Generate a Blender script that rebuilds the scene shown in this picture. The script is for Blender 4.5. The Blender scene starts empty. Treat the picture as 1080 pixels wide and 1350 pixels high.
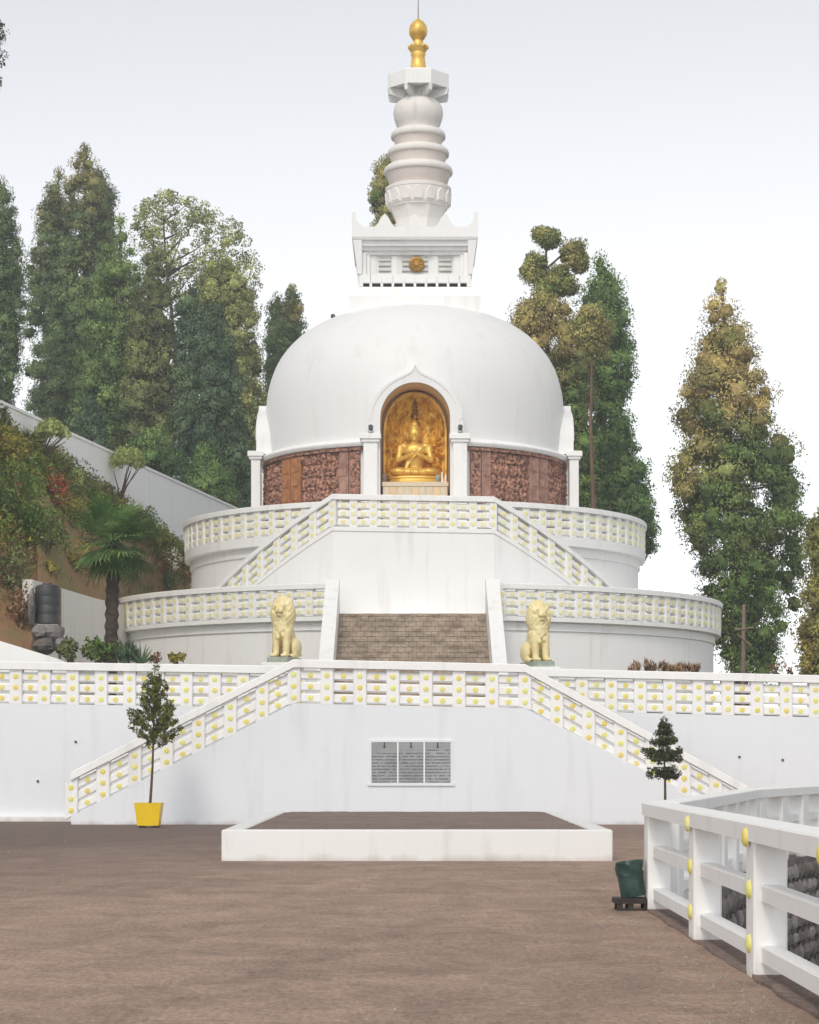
import bpy, math, random
import numpy as np
from mathutils import Vector, Matrix

# ------------------------------------------------------------------ camera, sky, sun, exposure
sc = bpy.context.scene
COL = sc.collection
F, EYE, CX, CY = 2800.0, 1.55, 540.0, 1000.0        # focal length and horizon of the photograph (in its own pixels)

cam_d = bpy.data.cameras.new('camera')
cam = bpy.data.objects.new('camera', cam_d)
COL.objects.link(cam)
cam.location = (0, 0, EYE)
cam.rotation_euler = (math.radians(90), 0, 0)
cam_d.sensor_fit = 'HORIZONTAL'
cam_d.sensor_width = 36
cam_d.lens = F / 1080 * 36
cam_d.shift_y = (CY - 675) / 1080                   # a rising-front lens keeps the verticals upright
cam_d.clip_start = 0.5
cam_d.clip_end = 6000
sc.camera = cam

HAZE = 0.0012
SUN_EL, SUN_AZ = 44.0, -166.0                         # azimuth clockwise from +Y, so the sun stands behind the viewer's left shoulder
world = bpy.data.worlds.new('World')
sc.world = world
world.use_nodes = True
wn = world.node_tree
bg = wn.nodes['Background']
sky = wn.nodes.new('ShaderNodeTexSky')
sky.sky_type = 'NISHITA'
sky.sun_disc = False
sky.sun_elevation = math.radians(SUN_EL)
sky.sun_rotation = math.radians(SUN_AZ)
sky.altitude = 2000
sky.air_density = 1.0
sky.dust_density = 4.0
sky.ozone_density = 1.0
hs = wn.nodes.new('ShaderNodeHueSaturation')
hs.inputs['Saturation'].default_value = 0.10          # thin milky overcast
hs.inputs['Value'].default_value = 1.0
wn.links.new(sky.outputs['Color'], hs.inputs['Color'])
wn.links.new(hs.outputs['Color'], bg.inputs['Color'])
bg.inputs['Strength'].default_value = 0.15

sun_d = bpy.data.lights.new('sun', 'SUN')
sun_d.energy = 0.85
sun_d.angle = math.radians(14)
sun_d.color = (1.0, 0.90, 0.76)
sun = bpy.data.objects.new('sun', sun_d)
COL.objects.link(sun)
_e, _a = math.radians(SUN_EL), math.radians(SUN_AZ)
to_sun = Vector((math.sin(_a) * math.cos(_e), math.cos(_a) * math.cos(_e), math.sin(_e)))
sun.rotation_euler = to_sun.to_track_quat('Z', 'Y').to_euler()
sun.location = (-40, 30, 60)

sc.view_settings.view_transform = 'Standard'
sc.view_settings.look = 'None'
sc.view_settings.gamma = 1
sc.view_settings.use_curve_mapping = False
sc.view_settings.exposure = 0.56
sc.cycles.use_denoising = True
sc.cycles.max_bounces = 8
sc.cycles.diffuse_bounces = 5
sc.cycles.sample_clamp_indirect = 10

# ------------------------------------------------------------------ helpers
def P(px, py, Y):
    return Vector(((px - CX) / F * Y, Y, EYE + (CY - py) / F * Y))
def XP(px, Y): return (px - CX) / F * Y
def ZP(py, Y): return EYE + (CY - py) / F * Y

def tag(o, label=None, cat=None, group=None, kind=None):
    if label: o['label'] = label
    if cat: o['category'] = cat
    if group: o['group'] = group
    if kind: o['kind'] = kind
    return o

def thing(name, label, cat, loc, group=None):
    o = bpy.data.objects.new(name, None)
    o.empty_display_size = 0.2
    COL.objects.link(o)
    o.location = loc
    return tag(o, label, cat, group)

def adopt(o, root):
    if root is not None:
        base = root
        t = Vector((0, 0, 0))
        while base is not None:
            t += Vector(base.location)
            base = base.parent
        o.parent = root
        if root.parent is None:
            o.matrix_parent_inverse = Matrix.Translation(-t)
        else:                       # a sub-part: undo everything above it
            o.matrix_parent_inverse = Matrix.Identity(4)
    return o

def obj(name, me, root=None, loc=None, rz=0.0):
    o = bpy.data.objects.new(name, me)
    COL.objects.link(o)
    if loc is not None: o.location = loc
    if rz: o.rotation_euler = (0, 0, rz)
    return adopt(o, root)

def sub(name, me, part):
    """a sub-part whose mesh is in the part's own coordinates"""
    o = bpy.data.objects.new(name, me)
    COL.objects.link(o)
    o.parent = part
    return o

class MB:
    def __init__(self):
        self.v, self.f = [], []
    def add(self, vs, fs):
        n = len(self.v)
        self.v += [tuple(p) for p in vs]
        self.f += [tuple(i + n for i in q) for q in fs]
        return self
    def box(self, x0, x1, y0, y1, z0, z1, ch=0.0):
        if ch <= 0:
            v = [(x, y, z) for z in (z0, z1) for y in (y0, y1) for x in (x0, x1)]
            return self.add(v, [(0, 2, 3, 1), (4, 5, 7, 6), (0, 1, 5, 4), (2, 6, 7, 3), (0, 4, 6, 2), (1, 3, 7, 5)])
        # chamfered on the four vertical edges and round the top
        def ring(z, d, c):
            X0, X1, Y0, Y1 = x0 + d, x1 - d, y0 + d, y1 - d
            return [(X0 + c, Y0, z), (X1 - c, Y0, z), (X1, Y0 + c, z), (X1, Y1 - c, z), (X1 - c, Y1, z), (X0 + c, Y1, z), (X0, Y1 - c, z), (X0, Y0 + c, z)]
        rows = [ring(z0, 0, ch), ring(z1 - ch, 0, ch), ring(z1, ch, ch)]
        return self.loft(rows, caps=True)
    def loft(self, rows, caps=True, close=True):
        n = len(rows[0])
        vs = [p for r in rows for p in r]
        fs = []
        for a in range(len(rows) - 1):
            for i in range(n if close else n - 1):
                j = (i + 1) % n
                fs.append((a * n + i, a * n + j, (a + 1) * n + j, (a + 1) * n + i))
        if caps:
            fs.append(tuple(reversed(range(n))))
            fs.append(tuple((len(rows) - 1) * n + i for i in range(n)))
        return self.add(vs, fs)
    def prism_xz(self, poly, y0, y1):
        n = len(poly)
        vs = [(x, y0, z) for x, z in poly] + [(x, y1, z) for x, z in poly]
        fs = [tuple(range(n)), tuple(reversed(range(n, 2 * n)))]
        fs += [(i, n + i, n + (i + 1) % n, (i + 1) % n) for i in range(n)]
        return self.add(vs, fs)
    def prism_xy(self, poly, z0, z1):
        n = len(poly)
        vs = [(x, y, z0) for x, y in poly] + [(x, y, z1) for x, y in poly]
        fs = [tuple(reversed(range(n))), tuple(range(n, 2 * n))]
        fs += [(i, (i + 1) % n, n + (i + 1) % n, n + i) for i in range(n)]
        return self.add(vs, fs)
    def lathe(self, prof, n=48, c=(0, 0), caps=True, phase=0.0):
        rows = []
        for r, z in prof:
            rows.append([(c[0] + r * math.sin(2 * math.pi * (i / n) + phase), c[1] - r * math.cos(2 * math.pi * (i / n) + phase), z) for i in range(n)])
        return self.loft(rows, caps=caps)
    def tube(self, pts, radii, n=8, caps=True):
        pts = [Vector(p) for p in pts]
        rows = []
        ref = Vector((0.31, 0.77, 0.12)).normalized()
        for i, p in enumerate(pts):
            d = (pts[min(i + 1, len(pts) - 1)] - pts[max(i - 1, 0)])
            d = d.normalized() if d.length > 1e-9 else Vector((0, 0, 1))
            a = d.cross(ref)
            if a.length < 1e-3: a = d.cross(Vector((1, 0, 0)))
            a.normalize(); b = d.cross(a)
            r = radii[i] if hasattr(radii, '__len__') else radii
            rows.append([tuple(p + a * (r * math.cos(2 * math.pi * k / n)) + b * (r * math.sin(2 * math.pi * k / n))) for k in range(n)])
        return self.loft(rows, caps=caps)
    def ball(self, c, r, nu=12, nv=8):
        rx, ry, rz = (r, r, r) if not hasattr(r, '__len__') else r
        vs, fs = [(c[0], c[1], c[2] - rz)], []
        for j in range(1, nv):
            t = math.pi * j / nv
            for i in range(nu):
                a = 2 * math.pi * i / nu
                vs.append((c[0] + rx * math.sin(t) * math.cos(a), c[1] + ry * math.sin(t) * math.sin(a), c[2] - rz * math.cos(t)))
        vs.append((c[0], c[1], c[2] + rz))
        top = len(vs) - 1
        for i in range(nu):
            fs.append((0, 1 + (i + 1) % nu, 1 + i))
            for j in range(nv - 2):
                a, b = 1 + j * nu + i, 1 + j * nu + (i + 1) % nu
                fs.append((a, b, b + nu, a + nu))
            fs.append((1 + (nv - 2) * nu + i, 1 + (nv - 2) * nu + (i + 1) % nu, top))
        return self.add(vs, fs)
    def xform(self, M):
        self.v = [tuple(M @ Vector(p)) for p in self.v]
        return self
    def mesh(self, name, mat, smooth=None):
        me = bpy.data.meshes.new(name)
        me.from_pydata(self.v, [], self.f)
        me.materials.append(mat)
        import bmesh
        bm = bmesh.new(); bm.from_mesh(me)
        bmesh.ops.recalc_face_normals(bm, faces=bm.faces)
        bm.to_mesh(me); bm.free()
        if smooth is not None:
            me.shade_smooth()
            me.set_sharp_from_angle(angle=math.radians(smooth))
        me.update()
        return me
    def build(self, name, mat, root=None, smooth=None):
        return obj(name, self.mesh(name, mat, smooth), root)

def evaluated(o):
    dg = bpy.context.evaluated_depsgraph_get()
    return bpy.data.meshes.new_from_object(o.evaluated_get(dg))

def melt(mb, name, mat, voxel, smooth_it=2):
    """fuse overlapping closed blobs into ONE continuous skin"""
    o = mb.build('tmp', mat)
    m = o.modifiers.new('r', 'REMESH'); m.mode = 'VOXEL'; m.voxel_size = voxel
    s = o.modifiers.new('s', 'SMOOTH'); s.factor = 0.5; s.iterations = smooth_it
    me = evaluated(o)
    bpy.data.objects.remove(o)
    me.name = name
    if not me.materials: me.materials.append(mat)
    me.shade_smooth()
    return me

def cut(o, cutter_mb, mat):
    c = cutter_mb.build('tmp', mat)
    m = o.modifiers.new('b', 'BOOLEAN'); m.operation = 'DIFFERENCE'; m.solver = 'EXACT'; m.object = c
    me = evaluated(o)
    o.modifiers.clear()
    o.data = me
    bpy.data.objects.remove(c)
    me.shade_smooth(); me.set_sharp_from_angle(angle=math.radians(35))

# ------------------------------------------------------------------ materials
def new_mat(name):
    m = bpy.data.materials.new(name); m.use_nodes = True
    nt = m.node_tree
    return m, nt, nt.nodes['Principled BSDF']

def N(nt, t, **kw):
    n = nt.nodes.new(t)
    for k, v in kw.items():
        if k in n.inputs: n.inputs[k].default_value = v
        else: setattr(n, k, v)
    return n

def coords(nt, scale=(1, 1, 1), space='pos'):
    if space == 'pos':
        g = N(nt, 'ShaderNodeNewGeometry'); out = g.outputs['Position']
    else:
        g = N(nt, 'ShaderNodeTexCoord'); out = g.outputs['Object']
    mp = N(nt, 'ShaderNodeMapping')
    mp.inputs['Scale'].default_value = scale
    nt.links.new(out, mp.inputs['Vector'])
    return mp.outputs['Vector']

def noise(nt, vec, scale, detail=4.0, rough=0.55, dist=0.0):
    n = N(nt, 'ShaderNodeTexNoise')
    n.inputs['Distortion'].default_value = dist
    n.inputs['Scale'].default_value = scale; n.inputs['Detail'].default_value = detail; n.inputs['Roughness'].default_value = rough
    nt.links.new(vec, n.inputs['Vector'])
    return n.outputs['Fac']

def ramp(nt, fac, a, b, lo=0.0, hi=1.0):
    r = N(nt, 'ShaderNodeMapRange')
    r.inputs['From Min'].default_value = a; r.inputs['From Max'].default_value = b
    r.inputs['To Min'].default_value = lo; r.inputs['To Max'].default_value = hi
    nt.links.new(fac, r.inputs['Value'])
    return r.outputs['Result']

def mixc(nt, fac, c1, c2):
    m = N(nt, 'ShaderNodeMix', data_type='RGBA')
    if isinstance(fac, float): m.inputs[0].default_value = fac
    else: nt.links.new(fac, m.inputs[0])
    for k, c in ((6, c1), (7, c2)):
        if isinstance(c, tuple): m.inputs[k].default_value = (*c, 1)
        else: nt.links.new(c, m.inputs[k])
    return m.outputs[2]

def mul(nt, a, b):
    m = N(nt, 'ShaderNodeMath', operation='MULTIPLY')
    for k, c in ((0, a), (1, b)):
        if isinstance(c, (int, float)): m.inputs[k].default_value = c
        else: nt.links.new(c, m.inputs[k])
    return m.outputs[0]

def bump(nt, bsdf, h, strength, dist):
    b = N(nt, 'ShaderNodeBump')
    b.inputs['Strength'].default_value = strength; b.inputs['Distance'].default_value = dist
    nt.links.new(h, b.inputs['Height'])
    nt.links.new(b.outputs['Normal'], bsdf.inputs['Normal'])

def white_paint(name, base=(0.765, 0.775, 0.785), dirt=(0.50, 0.47, 0.42), amount=0.5, splash=None, rough=0.62):
    m, nt, b = new_mat(name)
    streak = noise(nt, coords(nt, (2.2, 2.2, 0.22)), 1.3, 5)
    blot = noise(nt, coords(nt), 0.55, 6, 0.6)
    fine = noise(nt, coords(nt), 9.0, 3)
    f1 = mul(nt, ramp(nt, streak, 0.55, 0.82), amount * 0.55)
    f2 = mul(nt, ramp(nt, blot, 0.5, 0.8), amount * 0.35)
    c = mixc(nt, f1, base, dirt)
    c = mixc(nt, f2, c, (base[0] * 0.86, base[1] * 0.87, base[2] * 0.88))
    c = mixc(nt, mul(nt, ramp(nt, fine, 0.6, 0.85), amount * 0.18), c, dirt)
    if splash is not None:      # mud splashed up from the ground: height of it follows a ragged noise line
        g = N(nt, 'ShaderNodeSeparateXYZ'); geo = N(nt, 'ShaderNodeNewGeometry')
        nt.links.new(geo.outputs['Position'], g.inputs[0])
        rag = ramp(nt, noise(nt, coords(nt, (1, 1, 0.3)), 2.5, 5), 0.3, 0.75, 0.0, splash)
        d = N(nt, 'ShaderNodeMath', operation='SUBTRACT')
        nt.links.new(rag, d.inputs[0]); nt.links.new(g.outputs['Z'], d.inputs[1])
        c = mixc(nt, ramp(nt, d.outputs[0], -0.04, 0.10, 0.0, 0.55), c, (0.33, 0.27, 0.22))
    nt.links.new(c, b.inputs['Base Color'])
    b.inputs['Roughness'].default_value = rough
    bump(nt, b, noise(nt, coords(nt), 7.0, 5, 0.6), 0.14, 0.02)
    return m

def two_tone(name, c1, c2, scale, rough=0.7, metal=0.0, lo=0.35, hi=0.65, bs=0.3, bd=0.02, bscale=20.0, vec=(1, 1, 1), space='pos'):
    m, nt, b = new_mat(name)
    f = ramp(nt, noise(nt, coords(nt, vec, space), scale, 6, 0.6), lo, hi)
    nt.links.new(mixc(nt, f, c1, c2), b.inputs['Base Color'])
    b.inputs['Roughness'].default_value = rough; b.inputs['Metallic'].default_value = metal
    if bs: bump(nt, b, noise(nt, coords(nt, (1, 1, 1), space), bscale, 4), bs, bd)
    return m

def leaf_mat(name, dark, light, tip=None, scale=0.9, tipfac=(0.5, 0.7), trans=0.3, zr=None):
    m, nt, b = new_mat(name)
    out = nt.nodes['Material Output']
    clump = ramp(nt, noise(nt, coords(nt), scale, 3), 0.36, 0.64)
    geo = N(nt, 'ShaderNodeNewGeometry')
    isl = geo.outputs['Random Per Island']
    c = mixc(nt, clump, dark, light)
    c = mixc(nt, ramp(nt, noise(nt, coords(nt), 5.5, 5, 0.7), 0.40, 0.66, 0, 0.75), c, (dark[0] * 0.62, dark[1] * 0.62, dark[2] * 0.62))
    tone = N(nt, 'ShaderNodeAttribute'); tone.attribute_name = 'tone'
    if tip is not None and zr == 'attr':
        br_ = N(nt, 'ShaderNodeAttribute'); br_.attribute_name = 'bronze'  # bronzed shoots; on the right cedars also sunlight put into the colour
        c = mixc(nt, br_.outputs['Fac'], c, tip)
    elif tip is not None:
        tf = ramp(nt, noise(nt, coords(nt, (1, 1, 0.6)), scale * 0.55, 2), tipfac[0], tipfac[1])
        if zr is not None:      # bronzed shoots and painted sunlit gold: more of it towards the top
            sp = N(nt, 'ShaderNodeSeparateXYZ'); gg = N(nt, 'ShaderNodeNewGeometry')
            nt.links.new(gg.outputs['Position'], sp.inputs[0])
            tf = mul(nt, tf, ramp(nt, sp.outputs['Z'], zr[0], zr[1], 0.12, 1.0))
        c = mixc(nt, tf, c, tip)
    hsv = N(nt, 'ShaderNodeHueSaturation')
    nt.links.new(c, hsv.inputs['Color'])
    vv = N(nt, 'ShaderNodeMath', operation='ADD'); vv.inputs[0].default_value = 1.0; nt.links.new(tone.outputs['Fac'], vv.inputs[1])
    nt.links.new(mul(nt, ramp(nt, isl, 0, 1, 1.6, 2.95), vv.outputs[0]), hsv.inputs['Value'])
    nt.links.new(ramp(nt, isl, 0, 1, 0.485, 0.515), hsv.inputs['Hue'])
    nt.links.new(hsv.outputs['Color'], b.inputs['Base Color'])
    b.inputs['Roughness'].default_value = 0.6
    b.inputs['Specular IOR Level'].default_value = 0.25
    tr = N(nt, 'ShaderNodeBsdfTranslucent')
    nt.links.new(hsv.outputs['Color'], tr.inputs['Color'])
    mx = N(nt, 'ShaderNodeMixShader'); mx.inputs[0].default_value = trans
    nt.links.new(b.outputs[0], mx.inputs[1]); nt.links.new(tr.outputs[0], mx.inputs[2])
    nt.links.new(mx.outputs[0], out.inputs['Surface'])
    return m

M = {}
M['white'] = white_paint('white_paint', base=(0.865, 0.865, 0.86), amount=0.75)
M['white_wall'] = white_paint('white_wall_paint', base=(0.775, 0.80, 0.835), dirt=(0.50, 0.50, 0.49), amount=0.65, splash=0.16)
M['dome'] = white_paint('dome_paint', base=(0.80, 0.80, 0.80), amount=0.5, rough=0.55)
M['spire'] = white_paint('spire_paint', base=(0.78, 0.75, 0.72), dirt=(0.50, 0.40, 0.34), amount=0.9)
M['fresh_white'] = white_paint('fresh_white_paint', base=(0.87, 0.87, 0.87), amount=0.2)
M['spire_stain'] = white_paint('weathered_pink_plaster', base=(0.76, 0.69, 0.64), dirt=(0.46, 0.38, 0.33), amount=0.9)
M['fence'] = white_paint('fence_paint', base=(0.86, 0.86, 0.85), dirt=(0.48, 0.43, 0.37), amount=0.6, splash=0.10)
M['kerb'] = white_paint('kerb_paint', base=(0.80, 0.80, 0.795), dirt=(0.42, 0.37, 0.32), amount=0.9, splash=0.13)
M['yellow'] = two_tone('yellow_paint', (0.80, 0.66, 0.10), (0.80, 0.70, 0.24), 5.0, rough=0.5, bs=0.1)
M['yellow_faded'] = two_tone('faded_yellow_paint', (0.78, 0.68, 0.20), (0.80, 0.74, 0.40), 5.0, rough=0.6, bs=0.1)
M['pot'] = two_tone('yellow_pot_paint', (0.85, 0.58, 0.01), (0.72, 0.47, 0.02), 3.0, rough=0.4, lo=0.45, hi=0.9, bs=0.12)
M['gold'] = two_tone('gold_leaf', (0.86, 0.58, 0.14), (0.62, 0.34, 0.05), 2.6, rough=0.42, metal=0.4, lo=0.42, hi=0.72, bs=0.3, bd=0.02, bscale=14)
M['gold_plate'] = two_tone('gold_plate_leaf', (0.95, 0.60, 0.12), (0.52, 0.25, 0.035), 3.2, rough=0.42, metal=0.2, lo=0.42, hi=0.7, bs=0.4, bd=0.03, bscale=12)
M['bronze'] = two_tone('dull_gold', (0.42, 0.24, 0.05), (0.25, 0.13, 0.03), 4.0, rough=0.45, metal=0.6, bs=0.1)
M['niche'] = two_tone('niche_plaster', (0.80, 0.60, 0.38), (0.70, 0.52, 0.32), 1.5, rough=0.8)
M['relief'] = two_tone('red_sandstone', (0.50, 0.26, 0.18), (0.075, 0.033, 0.023), 10.0, rough=0.75, lo=0.42, hi=0.60, bs=0.6, bd=0.03, bscale=12)
M['relief_light'] = two_tone('pink_sandstone', (0.46, 0.27, 0.21), (0.26, 0.135, 0.10), 5.0, rough=0.75, bs=0.4, bscale=10)
M['relief_orange'] = two_tone('orange_tinted_sandstone', (0.52, 0.235, 0.095), (0.30, 0.125, 0.055), 5.0, rough=0.7, bs=0.4, bscale=10)  # left pilasters tinted orange, right ones pink
M['dark'] = two_tone('dark_marks_slot_shade', (0.03, 0.028, 0.026), (0.05, 0.045, 0.04), 4.0, rough=0.9, bs=0)  # plaque emblems, and the painted shade in the harmika slots
M['black'] = two_tone('black_metal', (0.02, 0.02, 0.02), (0.035, 0.035, 0.035), 6.0, rough=0.5, bs=0)
M['louver'] = two_tone('louvre_paint', (0.55, 0.54, 0.51), (0.66, 0.65, 0.62), 3.0, bs=0.1)
M['brick'] = two_tone('old_brick', (0.48, 0.39, 0.305), (0.26, 0.205, 0.155), 2.2, rough=0.85, lo=0.36, hi=0.64, bs=0.6, bd=0.02, bscale=16)
M['mortar'] = two_tone('brick_mortar', (0.24, 0.19, 0.15), (0.15, 0.12, 0.10), 4.0, rough=0.9)
M['bark'] = two_tone('bark', (0.13, 0.085, 0.06), (0.065, 0.042, 0.03), 2.5, rough=0.9, bs=0.8, bd=0.05, bscale=7, vec=(3, 3, 0.5))
M['palm_bark'] = two_tone('palm_fibre', (0.045, 0.032, 0.024), (0.10, 0.075, 0.055), 5.0, rough=0.95, lo=0.45, hi=0.7, bs=1.0, bd=0.06, bscale=9, vec=(1, 1, 2.5))
M['bark_red'] = two_tone('reddish_bark', (0.22, 0.13, 0.095), (0.12, 0.07, 0.05), 2.0, rough=0.9, bs=0.8, bd=0.05, bscale=7, vec=(3, 3, 0.4))
M['tank'] = two_tone('tank_plastic', (0.035, 0.036, 0.038), (0.055, 0.056, 0.058), 3.0, rough=0.45, bs=0.1)
M['rock'] = two_tone('grey_rock', (0.15, 0.135, 0.13), (0.28, 0.255, 0.245), 2.2, rough=0.85, bs=0.8, bd=0.06, bscale=5)
M['stone'] = two_tone('dark_stone', (0.085, 0.072, 0.066), (0.17, 0.15, 0.14), 2.6, rough=0.9, bs=0.8, bd=0.05, bscale=6)
M['gravel'] = two_tone('pale_gravel', (0.20, 0.165, 0.14), (0.38, 0.34, 0.30), 30.0, rough=0.9)
M['bin'] = two_tone('dark_green_plastic', (0.017, 0.045, 0.040), (0.035, 0.075, 0.066), 5.0, rough=0.35, bs=0.5, bd=0.02, bscale=9)
M['stand'] = two_tone('blackened_wood', (0.022, 0.017, 0.014), (0.045, 0.035, 0.028), 6.0, rough=0.7)
M['lion'] = two_tone('cream_yellow_paint', (0.86, 0.76, 0.44), (0.76, 0.62, 0.31), 4.0, rough=0.6, bs=0.35, bd=0.03, bscale=16)
M['plinth'] = two_tone('grey_green_paint', (0.25, 0.30, 0.25), (0.40, 0.43, 0.36), 4.0, rough=0.7)
M['cloth'] = two_tone('altar_cloth', (0.72, 0.62, 0.47), (0.62, 0.52, 0.38), 5.0, rough=0.8, vec=(6, 1, 0.5))
M['steel'] = two_tone('weathered_iron', (0.20, 0.13, 0.10), (0.28, 0.20, 0.16), 4.0, rough=0.7)

def dot_paint(name, c1, c2, island):
    m, nt, b = new_mat(name)
    if island: r_ = N(nt, 'ShaderNodeNewGeometry').outputs['Random Per Island']
    else: r_ = N(nt, 'ShaderNodeObjectInfo').outputs['Random']
    c = mixc(nt, r_, c1, c2)
    worn = ramp(nt, noise(nt, coords(nt), 7.0, 5), 0.52, 0.72, 0, 0.65)
    nt.links.new(mixc(nt, worn, c, (0.82, 0.78, 0.55)), b.inputs['Base Color']); b.inputs['Roughness'].default_value = 0.55
    return m
M['yellow'] = dot_paint('yellow_dot_paint', (0.80, 0.64, 0.15), (0.76, 0.78, 0.24), False)
M['yellow_faded'] = dot_paint('faded_dot_paint', (0.84, 0.77, 0.38), (0.82, 0.82, 0.50), True)
# ground: packed brown earth over old asphalt
def ground_mat(name, a, b_, c_, wall_dark=True):
    m, nt, b = new_mat(name)
    big = ramp(nt, noise(nt, coords(nt, (0.20, 0.10, 1)), 1.0, 8, 0.66), 0.36, 0.66)
    mid = ramp(nt, noise(nt, coords(nt, (1.25, 0.62, 1)), 1.0, 10, 0.74, 1.2), 0.36, 0.66)
    streak = ramp(nt, noise(nt, coords(nt, (0.75, 0.8, 1)), 1.3, 9, 0.76, 0.8), 0.47, 0.74)
    fine = noise(nt, coords(nt, (22, 10, 22)), 1.0, 7, 0.85)
    col = mixc(nt, big, a, b_)
    col = mixc(nt, mul(nt, mid, 0.72), col, c_)
    col = mixc(nt, mul(nt, streak, 0.6), col, (a[0] * 1.35, a[1] * 1.36, a[2] * 1.36))
    if wall_dark:               # darkens towards the back left corner of the yard, along a wavering edge
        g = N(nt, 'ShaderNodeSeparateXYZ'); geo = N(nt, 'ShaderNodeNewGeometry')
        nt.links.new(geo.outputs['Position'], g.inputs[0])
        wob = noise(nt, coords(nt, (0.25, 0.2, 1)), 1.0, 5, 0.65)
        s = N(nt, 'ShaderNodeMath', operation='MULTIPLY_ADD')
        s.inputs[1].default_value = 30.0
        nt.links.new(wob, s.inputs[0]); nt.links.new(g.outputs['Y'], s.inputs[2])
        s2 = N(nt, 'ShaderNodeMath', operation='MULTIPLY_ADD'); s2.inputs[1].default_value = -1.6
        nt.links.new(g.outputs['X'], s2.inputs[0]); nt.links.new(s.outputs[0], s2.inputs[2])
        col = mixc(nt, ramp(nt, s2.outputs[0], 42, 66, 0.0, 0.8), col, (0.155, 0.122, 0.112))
    spk = ramp(nt, fine, 0.3, 0.75, 0.50, 1.62)
    hsv = N(nt, 'ShaderNodeHueSaturation'); nt.links.new(col, hsv.inputs['Color']); nt.links.new(spk, hsv.inputs['Value'])
    nt.links.new(hsv.outputs['Color'], b.inputs['Base Color'])
    b.inputs['Roughness'].default_value = 0.9
    b.inputs['Specular IOR Level'].default_value = 0.2
    h = N(nt, 'ShaderNodeMath', operation='ADD')
    nt.links.new(fine, h.inputs[0]); nt.links.new(mul(nt, mid, 2.0), h.inputs[1])
    bump(nt, b, h.outputs[0], 0.5, 0.03)
    return m
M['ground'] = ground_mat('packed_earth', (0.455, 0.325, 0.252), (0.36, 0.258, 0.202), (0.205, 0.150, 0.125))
M['bed'] = ground_mat('bed_earth', (0.285, 0.212, 0.182), (0.22, 0.168, 0.148), (0.165, 0.13, 0.115), wall_dark=False)
M['terrace'] = two_tone('terrace_grass', (0.07, 0.075, 0.03), (0.13, 0.095, 0.055), 0.8, rough=0.95)
M['paving'] = two_tone('terrace_paving', (0.42, 0.40, 0.37), (0.32, 0.30, 0.28), 0.8, rough=0.9)
M['earth'] = two_tone('red_earth_bank', (0.28, 0.155, 0.08), (0.19, 0.165, 0.06), 0.7, rough=0.95, lo=0.4, hi=0.62, bs=1.0, bd=0.12, bscale=3.5)
M['hill'] = two_tone('hillside_soil', (0.05, 0.06, 0.025), (0.09, 0.075, 0.04), 0.3, rough=0.95)

M['lf_cedar'] = leaf_mat('cedar_foliage', (0.064, 0.102, 0.042), (0.132, 0.180, 0.068), (0.22, 0.17, 0.065), 0.55, (0.6, 0.8), 0.3, 'attr')
M['lf_dark'] = leaf_mat('dark_cedar_foliage', (0.048, 0.080, 0.044), (0.104, 0.146, 0.068), None, 0.5)
M['lf_olive'] = leaf_mat('olive_cedar_foliage', (0.085, 0.105, 0.042), (0.175, 0.190, 0.070), None, 0.55)
M['lf_pale'] = leaf_mat('pale_broad_foliage', (0.150, 0.175, 0.060), (0.280, 0.280, 0.110), None, 0.5)
M['lf_green'] = leaf_mat('fresh_cedar_foliage', (0.066, 0.120, 0.038), (0.150, 0.215, 0.066), None, 0.7)
M['lf_bronze_sunlit'] = leaf_mat('bronze_sunlit_cedar_foliage', (0.072, 0.118, 0.034), (0.140, 0.190, 0.052), (0.27, 0.21, 0.085), 0.7, (0.38, 0.56), 0.3, 'attr')  # tip colour joins bronzed shoots with painted warm sunlight
M['lf_light'] = leaf_mat('light_cedar_foliage', (0.090, 0.140, 0.044), (0.190, 0.245, 0.078), None, 0.7)
M['lf_gold_sunlit'] = leaf_mat('golden_sunlit_foliage', (0.12, 0.13, 0.035), (0.25, 0.22, 0.07), (0.33, 0.25, 0.07), 0.6, (0.5, 0.7))  # yellow of the sunlight is put into the leaf colour
M['lf_shrub'] = leaf_mat('shrub_leaves', (0.060, 0.105, 0.026), (0.150, 0.190, 0.050), None, 1.6)
M['lf_yellowish'] = leaf_mat('yellow_green_leaves', (0.12, 0.115, 0.022), (0.26, 0.22, 0.05), None, 1.6)
M['lf_lime'] = leaf_mat('bright_green_leaves', (0.08, 0.14, 0.02), (0.16, 0.22, 0.035), None, 1.6)
M['lf_cream'] = leaf_mat('pale_topped_leaves', (0.20, 0.24, 0.08), (0.42, 0.44, 0.20), None, 2.0)
M['lf_red'] = leaf_mat('rusty_leaves', (0.18, 0.055, 0.025), (0.28, 0.095, 0.04), None, 2.0)
M['lf_dry'] = leaf_mat('dry_red_brown_leaves', (0.15, 0.085, 0.05), (0.27, 0.18, 0.10), None, 2.5)
M['lf_sapling'] = leaf_mat('sapling_needles', (0.055, 0.068, 0.014), (0.15, 0.145, 0.035), None, 3.0)
M['lf_pine'] = leaf_mat('young_pine_needles', (0.030, 0.040, 0.016), (0.080, 0.082, 0.030), None, 3.0)
M['lf_palm'] = leaf_mat('palm_blades', (0.040, 0.085, 0.026), (0.105, 0.150, 0.042), None, 2.0)
M['lf_flower'] = leaf_mat('white_blossom', (0.45, 0.42, 0.35), (0.70, 0.68, 0.60), None, 2.0)
M['lf_grass'] = leaf_mat('bank_grass_blades', (0.085, 0.085, 0.025), (0.17, 0.125, 0.05), None, 1.0)

# ------------------------------------------------------------------ the land
AXX, AXY = XP(547, 77.4), 77.4                          # axis of the stupa
FX = 2.42                                                # left face of the near fence
corner = (FX, 21.9)
far1, far2, far3 = (5.06, 31.5), (6.95, 36.0), (12.0, 43.0)

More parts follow.
